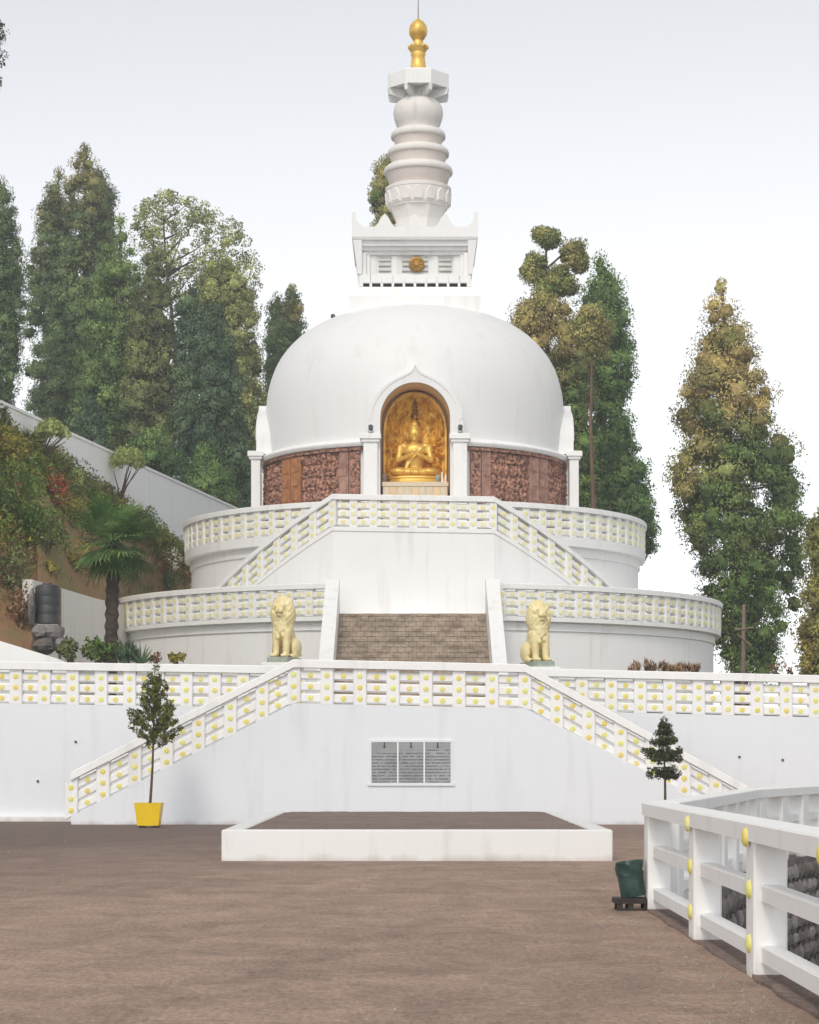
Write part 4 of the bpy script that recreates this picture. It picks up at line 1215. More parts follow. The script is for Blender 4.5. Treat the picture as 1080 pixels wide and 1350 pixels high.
def tree(name, label, env, Y, mat, seed, dens=1.0, clump=0.60, per=185, ll=0.072, lw=0.030, droop=0.6, base_z=0.0, bark='bark', trunk_r=0.35, group=None, trunk_px=None, gaps=0.16, limb_p=0.22, rise=0.1, bronze=None, core=True, extra=None, skip=(), trunk_top=None):
    rg = np.random.default_rng(seed)
    ys = np.array([e[0] for e in env], float); xl = np.array([e[1] for e in env], float); xr = np.array([e[2] for e in env], float)
    s = Y / F
    zs = EYE + (CY - ys) * s
    L_ = (xl - CX) * s; R_ = (xr - CX) * s
    zmin, zmax = zs.min(), zs.max()
    order = np.argsort(zs)
    fl_ = lambda z: np.interp(z, zs[order], L_[order]); fr_ = lambda z: np.interp(z, zs[order], R_[order])
    topx = (L_[np.argmax(zs)] + R_[np.argmax(zs)]) / 2
    basex = (fl_(zmin) + fr_(zmin)) / 2 if trunk_px is None else (trunk_px - CX) * s
    t_ = thing(name, label, 'tree', (basex, Y, base_z), group)
    cents, limbs = [], MB()
    axis = lambda z: topx + (basex - topx) * np.clip((zmax - z) / (zmax - base_z), 0, 1)
    # clumps: spaced out over the crown's outer shell, with some inside
    zz_ = np.linspace(zmin, zmax, 200); ww_ = np.maximum((fr_(zz_) - fl_(zz_)) / 2, 0.15); cdf = np.cumsum(ww_); cdf /= cdf[-1]
    area = (ww_ * 2 * math.pi).mean() * (zmax - zmin)
    want = int(dens * 1.45 * area / (clump * 1.15) ** 2) + 10
    acc = np.zeros((0, 3)); tries = 0
    while len(acc) < want and tries < want * 14:
        tries += 1
        z0 = float(np.interp(rg.uniform(), cdf, zz_)); l, r = fl_(z0), fr_(z0); w = (r - l) / 2
        rho = rg.uniform(0.80, 1.0) if rg.uniform() < 0.8 else rg.uniform(0.25, 0.8)
        a = rg.uniform(0, 2 * math.pi)
        rr_ = max(0.0, w * rho - clump * rg.uniform(0.05, 0.75))
        p = np.array([(l + r) / 2 + rr_ * math.cos(a), Y + rr_ * math.sin(a), z0])
        if len(acc) and (((acc - p) / [1, 1, 0.8]) ** 2).sum(1).min() < (clump * 0.70) ** 2: continue
        acc = np.vstack([acc, p])
    acc[:, 2] = np.minimum(acc[:, 2], zmax - clump * 0.55)
    acc = acc[rg.uniform(size=len(acc)) >= gaps]
    for p in acc:
        cents.append(p)
        if rg.uniform() < limb_p:
            reach = math.hypot(p[0] - axis(p[2]), p[1] - Y)
            zr_ = p[2] - rise * reach
            a0 = np.array([float(axis(zr_)), Y, max(zr_, base_z + 0.5)])
            limbs.tube([a0, a0 * 0.5 + p * 0.5 + [0, 0, -0.08 * reach * rise], a0 * 0.1 + p * 0.9], [0.03 + 0.016 * reach, 0.028, 0.012], 5)
    cents = np.array(cents)
    for (sx0, sy0, rpx) in skip:            # see-through gaps between the branches
        px = CX + cents[:, 0] / cents[:, 1] * F; py = CY - (cents[:, 2] - EYE) / cents[:, 1] * F
        keep = np.hypot(px - sx0, py - sy0) > rpx
        cents = cents[keep]
    if extra is not None:
        ex_ = []
        for (px, py, rpx, cnt) in extra:
            c0 = np.array(P(px, py, Y)); rr = rpx * s
            for _ in range(int(cnt * 1.7)):
                ex_.append(c0 + unit(rg.normal(size=3)) * rr * rg.uniform(0.2, 1.15) ** 0.7)
            limbs.tube([(float(axis(c0[2] - 1.2)), Y, c0[2] - 0.7), tuple(c0 * 0.5 + np.array([float(axis(c0[2])), Y, c0[2] - 0.3]) * 0.5), tuple(c0)], [0.06, 0.045, 0.02], 5)
        cents = np.vstack([cents, np.array(ex_)]); nx_ = len(ex_)
    rad = clump * rg.uniform(0.55, 1.25, (len(cents), 1)) * np.array([[1.0, 1.0, 0.8]])
    zt = (zmax - cents[:, 2]) * 0.35 + 0.25
    rad[:, :2] *= np.minimum(1.0, zt / clump)[:, None].clip(0.3, 1)
    if extra is not None: rad[-nx_:] = clump * rg.uniform(0.42, 0.85, (nx_, 1)) * np.array([[1.0, 1.0, 0.75]])
    of = np.stack([np.array([axis(z) for z in cents[:, 2]]), np.full(len(cents), Y), cents[:, 2] - 0.3], 1)
    C_, D_, S_ = leaves_in(rg, cents, rad, per, ll, lw, droop, of)
    n_ = len(cents)
    tc_ = rg.uniform(-0.38, 0.50, n_)
    tone_ = np.repeat(tc_, per)
    bz_ = np.zeros(n_)
    if bronze is not None:
        px_ = CX + cents[:, 0] / cents[:, 1] * F; py_ = CY - (cents[:, 2] - EYE) / cents[:, 1] * F
        bz_ = np.clip(np.array([bronze(a_, b_) for a_, b_ in zip(px_, py_)]) + rg.normal(size=n_) * 0.22, 0, 1)
    bc_ = bz_
    bz_ = np.clip(np.repeat(bz_, per) + rg.normal(size=n_ * per) * 0.10, 0, 1)
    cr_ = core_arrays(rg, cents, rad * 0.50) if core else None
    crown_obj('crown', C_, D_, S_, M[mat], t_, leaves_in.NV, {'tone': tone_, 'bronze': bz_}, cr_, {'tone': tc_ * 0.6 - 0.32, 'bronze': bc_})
    tr = MB()
    nseg = 8
    if trunk_top is not None: zmax = ZP(trunk_top, Y) + 0.3
    pts, rr = [], []
    for i in range(nseg + 1):
        z = base_z + (zmax - 0.3 - base_z) * i / nseg
        pts.append((axis(z) + 0.06 * math.sin(i * 1.7 + seed), Y + 0.05 * math.cos(i * 2.1), z)); rr.append(trunk_r * (1 - 0.93 * i / nseg) + 0.015)
    tr.tube(pts, rr, 9)
    tr.build('trunk', M[bark], t_, 60)
    if limbs.v: limbs.build('limb', M[bark], t_, 60)['kind'] = 'stuff'
    return t_

HZ = 11.0
LG, RG = 'trees on the slope behind the white boundary wall', 'trees rising behind the right terraces'
tree('cedar_tree', 'tall dark cedar cut by the left edge of the photo', [(235, -8, 4), (280, -24, 19), (330, -34, 29), (400, -45, 36), (480, -50, 26), (545, -50, 16)], 105, 'lf_cedar', 1, base_z=HZ, group=LG)
tree('cedar_tree', 'cedar with the left and lower of the twin tops of the tallest group', [(222, 74, 80), (250, 62, 92), (300, 46, 100), (350, 38, 108), (420, 34, 112), (500, 30, 112), (560, 40, 112)], 118, 'lf_cedar', 2, base_z=HZ, group=LG, skip=[(36, 465, 14), (52, 445, 12), (40, 505, 12)], gaps=0.15, bronze=lambda a, b: 0.6 - (b - 200) / 220)
tree('cedar_tree', 'tallest cedar of the left slope with a narrow dark tip', [(188, 109, 115), (212, 99, 127), (250, 88, 138), (300, 82, 146), (360, 72, 150), (430, 62, 155), (520, 60, 160), (600, 62, 160)], 115, 'lf_cedar', 3, base_z=HZ, group=LG, gaps=0.12, skip=[(103, 258, 9), (96, 310, 9), (116, 325, 9), (98, 360, 8), (115, 362, 8)], bronze=lambda a, b: 0.6 - (b - 200) / 220)
tree('cedar_tree', 'narrow cedar tucked against the right flank of the tallest one', [(224, 129, 137), (260, 120, 150), (310, 114, 152), (380, 114, 154), (450, 114, 158), (560, 110, 160)], 120, 'lf_dark', 4, base_z=HZ, group=LG)
tree('cedar_tree', 'broad conical green cedar in front of the tallest group', [(280, 157, 161), (300, 149, 169), (330, 136, 180), (370, 124, 190), (430, 108, 202), (500, 98, 212), (560, 98, 214), (620, 120, 214)], 109, 'lf_light', 5, base_z=HZ, group=LG)
tree('cedar_tree', 'olive toned conical cedar left of the pale broadleaf tree', [(308, 199, 203), (330, 190, 211), (360, 182, 220), (410, 174, 228), (470, 168, 236), (540, 164, 240), (620, 180, 240)], 107, 'lf_olive', 6, base_z=HZ, group=LG)
tree('cedar_tree', 'dark blue green cedar under the pale broadleaf crown', [(366, 246, 252), (390, 238, 263), (420, 232, 272), (470, 229, 279), (540, 227, 288), (650, 232, 298)], 106, 'lf_dark', 7, base_z=HZ, group=LG)
tree('cedar_tree', 'darkest cedar close to the left side of the dome', [(398, 283, 287), (420, 276, 296), (450, 268, 305), (500, 263, 316), (580, 257, 328), (680, 256, 334)], 104, 'lf_dark', 8, base_z=HZ, group=LG)
tree('cedar_tree', 'light green tree between the dark cedars and the dome', [(338, 280, 308), (360, 264, 324), (400, 260, 336), (450, 272, 344), (520, 290, 350), (600, 300, 350), (680, 300, 345)], 112, 'lf_pale', 9, base_z=HZ, group=LG)
tree('cedar_tree', 'left of the two slim far cedars just left of the dome', [(389, 363, 368), (410, 355, 375), (460, 351, 380), (560, 349, 384)], 123, 'lf_cedar', 10, base_z=HZ, group=LG, clump=0.5)
tree('cedar_tree', 'right of the two slim far cedars just left of the dome', [(374, 383, 388), (400, 374, 398), (440, 366, 404), (480, 362, 400), (560, 360, 396)], 121, 'lf_cedar', 11, base_z=HZ, group=LG, clump=0.5, bronze=lambda a, b: 0.5 - (b - 375) / 120)
tree('broadleaf_tree', 'loose pale broadleaf tree with open branches above the dark cedars', [(254, 196, 230), (275, 180, 285), (300, 172, 318), (330, 180, 338), (365, 205, 346), (400, 232, 344), (430, 250, 334)], 116, 'lf_pale', 12, base_z=HZ, group=LG, dens=0.62, clump=0.44, per=80, limb_p=0.07, rise=0.55, core=False, ll=0.08, lw=0.042, droop=0.0, gaps=0.50, trunk_r=0.22, trunk_px=255)
tree('young_cedar', 'low dark bushy cedar just behind the boundary wall, below the conical cedar', [(556, 188, 206), (590, 168, 226), (640, 158, 242), (670, 160, 245)], 101, 'lf_green', 13, base_z=HZ, group=LG, trunk_r=0.15)
tree('young_cedar', 'low bushy cedar behind the lower end of the boundary wall', [(590, 262, 282), (630, 244, 304), (680, 236, 318), (700, 240, 320)], 102, 'lf_green', 14, base_z=HZ, group=LG, trunk_r=0.15)
tree('young_cedar', 'low bushy cedar behind the upper stretch of the boundary wall', [(520, 108, 124), (560, 90, 140), (610, 82, 150), (630, 85, 150)], 103, 'lf_dark', 15, base_z=HZ, group=LG, trunk_r=0.15)
tree('cedar_tree', 'cedar outside the left edge with only twig tips in view', [(-160, -90, -70), (0, -128, -6), (40, -134, 2), (58, -134, 4), (80, -134, -4), (250, -150, -30), (500, -170, -60)], 66, 'lf_dark', 16, base_z=HZ, group=LG, clump=0.4, dens=0.8)
tree('cedar_tree', 'far dark tree showing beside the spire above the dome', [(200, 508, 514), (225, 495, 520), (260, 489, 524), (290, 494, 522), (420, 488, 530)], 115, 'lf_bronze_sunlit', 17, base_z=2, group='trees far behind the stupa', clump=0.45, bronze=lambda a, b: 0.45)
tree('cedar_tree', 'sparse tall cedar with tufted top right of the dome', [(388, 700, 740), (405, 676, 752), (430, 668, 766), (465, 682, 772), (520, 706, 780), (600, 728, 788), (700, 742, 792)], 94, 'lf_bronze_sunlit', 18, base_z=1, group=RG, trunk_px=728, trunk_r=0.3, gaps=0.1, trunk_top=304, clump=0.60, bronze=lambda a, b: 0.35 if b < 392 else (0.85 if b < 460 and a < 748 else 0.55 - (b - 460) / 150),  # golden upper left: bronzed shoots plus sunlight put into the colour
     extra=[(724, 312, 11, 12), (715, 308, 7, 5), (757, 334, 13, 16), (764, 348, 8, 7), (705, 350, 13, 12), (698, 362, 8, 6), (737, 366, 14, 16), (748, 378, 10, 8), (722, 380, 12, 12)], skip=[(733, 447, 10), (728, 462, 7)])
tree('cedar_tree', 'fresh green conical cedar right of the sparse tufted one', [(336, 788, 793), (355, 781, 803), (390, 770, 819), (440, 766, 834), (480, 768, 838), (505, 774, 834), (525, 779, 827), (560, 781, 828), (600, 774, 846), (650, 768, 858), (690, 768, 867), (715, 790, 866), (735, 832, 856)], 97, 'lf_green', 19, base_z=1, group=RG, trunk_px=806, dens=1.4)
tree('cedar_tree', 'bare trunked cedar with a small crown between the sparse and the conical one', [(400, 772, 784), (420, 760, 798), (445, 762, 806), (468, 772, 800)], 91, 'lf_bronze_sunlit', 20, base_z=1, group=RG, trunk_px=788, trunk_r=0.17, bark='bark_red', clump=0.42, gaps=0.3, bronze=lambda a, b: 0.55)
tree('cedar_tree', 'big solitary cedar with bronze sunlit tips right of the terraces', [(365, 946, 956), (390, 934, 966), (430, 928, 980), (455, 922, 1000), (480, 912, 1003), (520, 894, 1022), (545, 886, 1020), (575, 890, 1028), (610, 888, 1046), (650, 884, 1060), (700, 894, 1066), (745, 912, 1066), (790, 920, 1064), (830, 936, 1050), (860, 942, 1028), (890, 948, 1018)], 88, 'lf_bronze_sunlit', 21, base_z=0, group=RG, trunk_r=0.45, clump=0.74, gaps=0.20, per=260, ll=0.078, bronze=lambda a, b: 0.85 if b < 545 else (0.75 - (b - 545) / 300 if a < 935 else 0.35 - (b - 545) / 260),  # bronzed shoots and painted sun on the top and left side
     skip=[(905, 572, 7), (920, 640, 6), (1010, 812, 10), (1030, 800, 7), (918, 740, 8), (946, 470, 5), (935, 560, 5), (970, 735, 5)])
tree('yellow_lit_tree', 'yellow lit tree cut by the right edge of the photo', [(662, 1078, 1092), (700, 1064, 1125), (745, 1060, 1135), (770, 1064, 1135), (800, 1066, 1135), (840, 1052, 1140), (890, 1056, 1140)], 80, 'lf_gold_sunlit', 22, base_z=0, group=RG, clump=0.5, gaps=0.12)
# ivy-dark foliage of the conical cedar's lower half and undergrowth behind the right wall
def bush(name, label, px, py, rx, ry, Y, mat, seed, n=26, per=34, ll=0.07, lw=0.03, group=None, clump=None, stems=5, cat='shrub', droop=0.1, upright=0.0):
    rg = np.random.default_rng(seed)
    if group == 'shrubs on the planted bank': Y = bank_Y(px, min(py + ry, 850)) - 0.35
    s = Y / F; c0 = np.array(P(px, py, Y)); RX, RZ = rx * s, ry * s
    base = np.array([c0[0], Y, c0[2] - RZ * 1.05])
    t_ = thing(name, label, cat, tuple(base), group)
    cl = clump or 0.34 * min(RX, RZ) + 0.05
    d = unit(rg.normal(size=(n, 3)))
    cents = c0 + d * (rg.uniform(0.2, 0.85, (n, 1)) ** 0.6) * np.array([RX, RX * 0.8, RZ])
    C_, D_, S_ = leaves_in(rg, cents, cl * rg.uniform(0.7, 1.2, n), per, ll, lw, droop, c0 - np.array([0, 0, RZ]))
    if upright: D_[:, 2] = np.abs(D_[:, 2]) + upright * ll
    leaf_obj('foliage', C_, D_, S_, M[mat], t_, leaves_in.NV)
    m_ = MB()
    for k in range(stems):
        e = cents[rg.integers(n)]
        m_.tube([base + rg.normal(size=3) * [0.05, 0.05, 0], base * 0.5 + e * 0.5 + rg.normal(size=3) * 0.04, e], [0.03, 0.02, 0.008], 5)
    m_.build('stem', M['bark'], t_, 60)
    return t_

# ------------------------------------------------------------------ left bank and its boundary wall
wz = 13.1
wall_Y = lambda px: 25.57 / (0.1788 + (540 - px) / 2800)
wa, wb = Vector((-13.27 - 2.95, 68.8 - 16.5, 0)), Vector((XP(318, wall_Y(318)), wall_Y(318), 0))
bw = thing('boundary_wall', 'tall white panelled boundary wall running down behind the planted bank', 'wall', (wa.x, wa.y, HZ - 4))
npan = 16
dirv = (wb - wa); nrm = Vector((dirv.y, -dirv.x, 0)).normalized()
for k in range(npan):
    a = wa + dirv * (k / npan); b = wa + dirv * ((k + 1) / npan)
    g_ = dirv.normalized() * 0.012
    a2, b2 = a + g_, b - g_
    m_ = MB(); m_.loft([[(p.x + nrm.x * o, p.y + nrm.y * o, z) for o, z in ((0.12, 5.0), (0.12, wz - 0.10), (-0.12, wz - 0.10), (-0.12, 4.5))] for p in (a2, b2)])
    m_.build('wall_panel', M['fresh_white'], bw)
m_ = MB(); m_.loft([[(p.x + nrm.x * o, p.y + nrm.y * o, z) for o, z in ((0.17, wz - 0.098), (0.17, wz), (-0.17, wz), (-0.17, wz - 0.098))] for p in (wa, wb)]); m_.build('coping', M['white'], bw)
m_ = MB(); m_.loft([[(p.x + nrm.x * o, p.y + nrm.y * o, z) for o, z in ((0.10, 4.5), (0.10, wz - 0.11), (-0.10, wz - 0.11), (-0.10, 4.5))] for p in (wa, wb)]); m_.build('backing', M['paving'], bw)
# plateau behind it
m_ = MB(); off = nrm * -0.2
m_.prism_xy([(wa.x + off.x, wa.y), (wb.x + off.x, wb.y), (-3, 102), (-3, 170), (-80, 170), (-80, wa.y)], 2.0, HZ)
tag(m_.build('hillside', M['hill']), 'wooded slope behind the white boundary wall', 'hillside', kind='structure')

cols = [-120, -60, -20, 20, 42, 50, 80, 120, 152, 166, 200, 250]
bpy_ = [905, 895, 885, 868, 850, 772, 776, 786, 797, 803, 800, 790]
bY = [57.5, 58.0, 58.4, 59.2, 60.2, 62.3, 64.5, 68.5, 72.6, 77.6, 83.9, 86.2]
tpy = [548, 550, 560, 575, 586, 592, 606, 630, 653, 664, 695, 735]
tY = [wall_Y(c) - 0.7 for c in cols]
def bank_Y(px, py):
    b, t = np.interp(px, cols, bpy_), np.interp(px, cols, tpy)
    f = min(1.0, max(0.0, (b - py) / (b - t)))
    y0, y1 = np.interp(px, cols, bY), np.interp(px, cols, tY)
    return float(y0 + (y1 - y0) * f)
nu, nv = 90, 46
uu = np.linspace(0, len(cols) - 1, nu)
itp = lambda arr: np.interp(uu, np.arange(len(cols)), arr)
c_, b1, y1, b2, y2 = itp(cols), itp(bpy_), itp(bY), itp(tpy), itp(tY)
rgb = np.random.default_rng(12)
V = []
ph_ = rgb.uniform(0, 6.28, 12)
for j in range(nv):
    t_ = j / (nv - 1)
    for i in range(nu):
        Yv = y1[i] + (y2[i] - y1[i]) * t_
        pv = b1[i] + (b2[i] - b1[i]) * (t_ ** 0.9)
        x, z = XP(c_[i], Yv), ZP(pv, Yv)
        w = math.sin(math.pi * t_)
        z += 0.18 * w * (math.sin(x * 3.1 + ph_[0] + Yv) + 0.6 * math.sin(x * 6.3 + 3 * t_ * 4 + ph_[1]) + 0.5 * math.sin(Yv * 4.1 + ph_[2])) * 0.6 + rgb.normal() * 0.03 * w
        V.append((x, Yv + 0.1 * w * math.sin(x * 4 + ph_[3]), z))
m_ = MB(); m_.v = V; m_.f = [(j * nu + i, j * nu + i + 1, (j + 1) * nu + i + 1, (j + 1) * nu + i) for j in range(nv - 1) for i in range(nu - 1)]
nb0 = len(m_.v)     # skirt down to the terrace
m_.v += [(V[i][0], V[i][1], 2.0) for i in range(nu)]
m_.f += [(i, nb0 + i, nb0 + i + 1, i + 1) for i in range(nu - 1)]
tag(m_.build('earth_bank', M['earth'], None, 70), 'steep reddish earth bank planted with shrubs below the boundary wall', 'bank', kind='structure')
bankV = np.array(V[:nu * nv]).reshape(nv, nu, 3)
# grass on the bank
rgg = np.random.default_rng(21)
ng = 9000
jj, ii = rgg.integers(2, nv - 1, ng), rgg.integers(0, nu - 1, ng)
fr_ = rgg.uniform(0, 1, (ng, 2))
C0 = bankV[jj, ii] + (bankV[jj, ii + 1] - bankV[jj, ii]) * fr_[:, :1]
patch = np.sin(C0[:, 0] * 1.9 + 1) + np.sin(C0[:, 1] * 1.3 + C0[:, 2] * 1.7) + rgg.normal(size=ng) * 0.5
C0 = C0[patch > 0.0]
D_ = unit(rgg.normal(size=C0.shape) * 0.55 + np.array([0, -0.35, 0.8])) * rgg.uniform(0.07, 0.2, (len(C0), 1))
S_ = unit(np.cross(D_, rgg.normal(size=C0.shape))) * 0.022
gr = leaf_obj('grass', C0 + D_, D_, S_, M['lf_grass'], None)
tag(gr, 'dry yellowish grass tufts on the earth bank', 'grass', kind='stuff')

def undergrowth(name, label, mat, seed, n, cond, cl, per=26, ll=0.09, lw=0.028):
    rg = np.random.default_rng(seed)
    jj = rg.integers(int(nv * 0.18), nv, n * 4); ii = rg.integers(0, nu, n * 4)
    c = bankV[jj, ii]
    px = CX + c[:, 0] / c[:, 1] * F
    f = jj / nv
    ok = cond(px, f, c, rg)
    c = c[ok][:n] + np.array([0, -0.1, 0.16])
    C_, D_, S_ = leaves_in(rg, c, cl * rg.uniform(0.6, 1.4, len(c)), per, ll, lw, -0.15)
    tag(leaf_obj(name, C_, D_, S_, M[mat], None, leaves_in.NV), label, 'undergrowth', kind='stuff')
bl = lambda c, a, b, q: np.sin(c[:, 0] * a + q) + np.sin(c[:, 2] * b + 2 * q + c[:, 0])
undergrowth('undergrowth', 'mixed green undergrowth covering the upper part of the bank', 'lf_shrub', 71, 520, lambda px, f, c, rg: (f > 0.42 + 0.0012 * px) & (bl(c, 1.9, 2.3, 0.4) + rg.normal(size=len(f)) * 0.5 > -0.2), 0.30)
undergrowth('undergrowth', 'yellowish scrub scattered over the bank', 'lf_yellowish', 72, 560, lambda px, f, c, rg: (f > 0.34) & (bl(c, 1.4, 1.9, 2.1) + rg.normal(size=len(f)) * 0.5 > 0.5), 0.26)
undergrowth('undergrowth', 'dry brownish scrub on the lower bank', 'lf_dry', 73, 240, lambda px, f, c, rg: (f < 0.62) & (bl(c, 2.2, 1.6, 4.0) + rg.normal(size=len(f)) * 0.6 > 0.7), 0.20)
undergrowth('undergrowth', 'pale grass heads along the foot of the boundary wall', 'lf_olive', 74, 200, lambda px, f, c, rg: (f > 0.86), 0.26)
BG = 'shrubs on the planted bank'
bush('shrub', 'large dark green shrub at the left edge halfway up the bank', 18, 648, 40, 46, 57.2, 'lf_shrub', 101, 44, group=BG)
bush('shrub', 'round dark green shrub left of the palm crown', 62, 693, 40, 40, 58.6, 'lf_shrub', 102, 44, group=BG)
bush('shrub', 'olive brown shrub at the top left of the bank', 10, 592, 24, 30, 57.0, 'lf_yellowish', 103, 26, group=BG)
bush('shrub', 'dry twiggy shrub at the left edge under the boundary wall', 4, 552, 12, 18, 56.4, 'lf_olive', 104, 10, group=BG)
bush('shrub', 'grey green shrub low at the left edge above the white ramp wall', 18, 752, 34, 30, 55.6, 'lf_olive', 105, 30, group=BG)
bush('shrub', 'rusty red shrub below the first broom shaped tree', 72, 645, 20, 22, 60.0, 'lf_red', 106, 18, group=BG)
bush('shrub', 'yellow green shrub beside the rusty red shrub', 44, 628, 18, 16, 58.8, 'lf_yellowish', 107, 16, group=BG)
bush('shrub', 'thin pale shrub in front of the boundary wall right of the red one', 100, 632, 14, 16, 62.0, 'lf_cream', 108, 9, group=BG)
bush('shrub', 'bright green shrub just behind the top of the palm', 124, 660, 20, 14, 63.4, 'lf_lime', 109, 16, group=BG)
bush('shrub', 'lime green tuft between the dark shrub and the palm', 56, 685, 10, 14, 56.8, 'lf_lime', 110, 8, group=BG)
bush('shrub', 'olive shrub spreading behind the left palm leaves', 96, 672, 30, 22, 60.6, 'lf_yellowish', 111, 26, group=BG)
bush('shrub', 'green shrub behind the right palm leaves', 192, 690, 28, 22, 67.0, 'lf_shrub', 112, 26, group=BG)
bush('shrub', 'golden shrub at the right end of the bank', 212, 708, 16, 14, 69.0, 'lf_yellowish', 113, 14, group=BG)
bush('shrub', 'white flowering shrub against the round terrace wall', 225, 735, 17, 20, 69.4, 'lf_flower', 114, 14, per=16, group=BG)
bush('shrub', 'dark low shrub under the white flowering one', 222, 762, 20, 13, 68.0, 'lf_shrub', 115, 14, group=BG)
bush('shrub', 'yellow tuft in the middle of the bare earth bank', 67, 747, 9, 8, 58.4, 'lf_yellowish', 116, 6, group=BG)
bush('shrub', 'olive shrub on the bare earth left of the palm trunk', 100, 735, 24, 18, 60.2, 'lf_yellowish', 117, 14, group=BG)
bush('shrub', 'brown withered shrub above the water tank', 30, 800, 22, 26, 56.4, 'lf_dry', 118, 18, group=BG)
FG = 'low plants behind the left balustrade'
bush('shrub', 'rounded olive bush at the foot of the rock pile', 92, 858, 18, 15, 55.0, 'lf_olive', 121, 16, group=FG)
bush('shrub', 'dark leafy bush around the foot of the palm', 132, 857, 24, 15, 55.4, 'lf_shrub', 122, 20, group=FG)
bush('shrub', 'dark spiky bush right of the palm foot', 166, 861, 18, 13, 55.2, 'lf_dark', 123, 12, ll=0.11, lw=0.02, upright=0.6, group=FG)
bush('shrub', 'thin reddish plant right of the spiky leaves', 206, 868, 12, 8, 55.2, 'lf_dry', 124, 6, per=14, group=FG)
bush('shrub', 'small bright bush at the right end of the left planting', 232, 866, 12, 8, 55.2, 'lf_yellowish', 125, 7, group=FG)
m_ = MB(); ap = thing('agave', 'spiky plant with long pointed leaves behind the left balustrade', 'plant', P(188, 876, 55.3))
for k in range(11):
    a = -1.1 + 2.2 * k / 10; Lg = 0.62 * (1 - 0.25 * abs(a)); b0 = P(186, 876, 55.3)
    tipv = Vector((math.sin(a) * Lg, -0.1 + 0.2 * math.sin(k * 2.3), math.cos(a) * Lg * 0.95))
    m_ = MB(); m_.tube([b0, b0 + tipv * 0.5, b0 + tipv], [0.02, 0.028, 0.004], 5); m_.build('leaf', M['lf_dark'], ap)
DG = 'dry reddish plants behind the right balustrade'
for k, (px, w, lab) in enumerate(((838, 9, 'leftmost low dry reddish plant above the right balustrade'), (857, 10, 'second dry reddish plant from the left above the right balustrade'), (879, 11, 'fullest dry reddish plant above the right balustrade'), (896, 8, 'dry reddish plant right of the fullest one'), (915, 7, 'thin dry plant nearest the round terrace edge'))):
    bush('dry_plant', lab, px, 880.5, w, 8 if k in (1, 2) else 5.5, 54.5, 'lf_dry', 130 + k, 10, per=20, ll=0.08, lw=0.018, upright=0.5, group=DG, cat='plant')
for k, (px, lab) in enumerate(((1022, 'left twiggy plant against the sky by the big cedar'), (1042, 'right twiggy plant against the sky by the big cedar'))):
    bush('dry_plant', lab, px, 880, 9, 8, 54.5, 'lf_dry', 140 + k, 5, per=8, ll=0.06, lw=0.02, group='twiggy plants by the big cedar', cat='plant')

def broom(px0, py0, px1, py1, rpx, Y, seed, lab, rpy):
    """small clipped tree: bare forked stems under a pale domed top"""
    rg = np.random.default_rng(seed)
    a = P(px0, py0, Y); c0 = P(px1, py1, Y); s = Y / F
    t_ = thing('broom_tree', lab, 'tree', a, 'clipped pale topped trees on the bank')
    m_ = MB()
    cents = []
    for k in range(9):
        e = Vector((c0.x + rg.uniform(-0.8, 0.8) * rpx * s, Y + rg.uniform(-.5, .5) * rpx * s, c0.z - rpy * s * rg.uniform(0.1, 0.6)))
        mid = a.lerp(e, 0.5) + Vector((rg.normal() * 0.05, rg.normal() * 0.05, 0.02)); mid.x = mid.x * 0.6 + (a.x * 0.6 + c0.x * 0.4) * 0.4
        m_.tube([a + Vector((rg.normal() * 0.03, rg.normal() * 0.03, 0)), mid, e], [0.035, 0.026, 0.012], 6)
    m_.build('trunk', M['bark'], t_, 60)
    n = 60
    d = unit(rg.normal(size=(n, 3))); d[:, 2] = np.abs(d[:, 2]) * 1.0 - 0.25
    cents = np.array(c0) + d * rg.uniform(0.45, 1.0, (n, 1)) * np.array([rpx * s, rpx * s, rpy * s * 0.95])
    C_, D_, S_ = leaves_in(rg, cents, 0.16 * rg.uniform(0.7, 1.3, n), 44, 0.085, 0.024, -0.3)
    leaf_obj('crown', C_, D_, S_, M['lf_cream'], t_, leaves_in.NV)
broom(52, 612, 68, 570, 24, bank_Y(52, 612), 51, 'left clipped tree with a pale domed top on the bank', 22)
broom(156, 668, 169, 608, 24, bank_Y(156, 668), 52, 'right clipped tree with a pale domed top on the bank', 24)

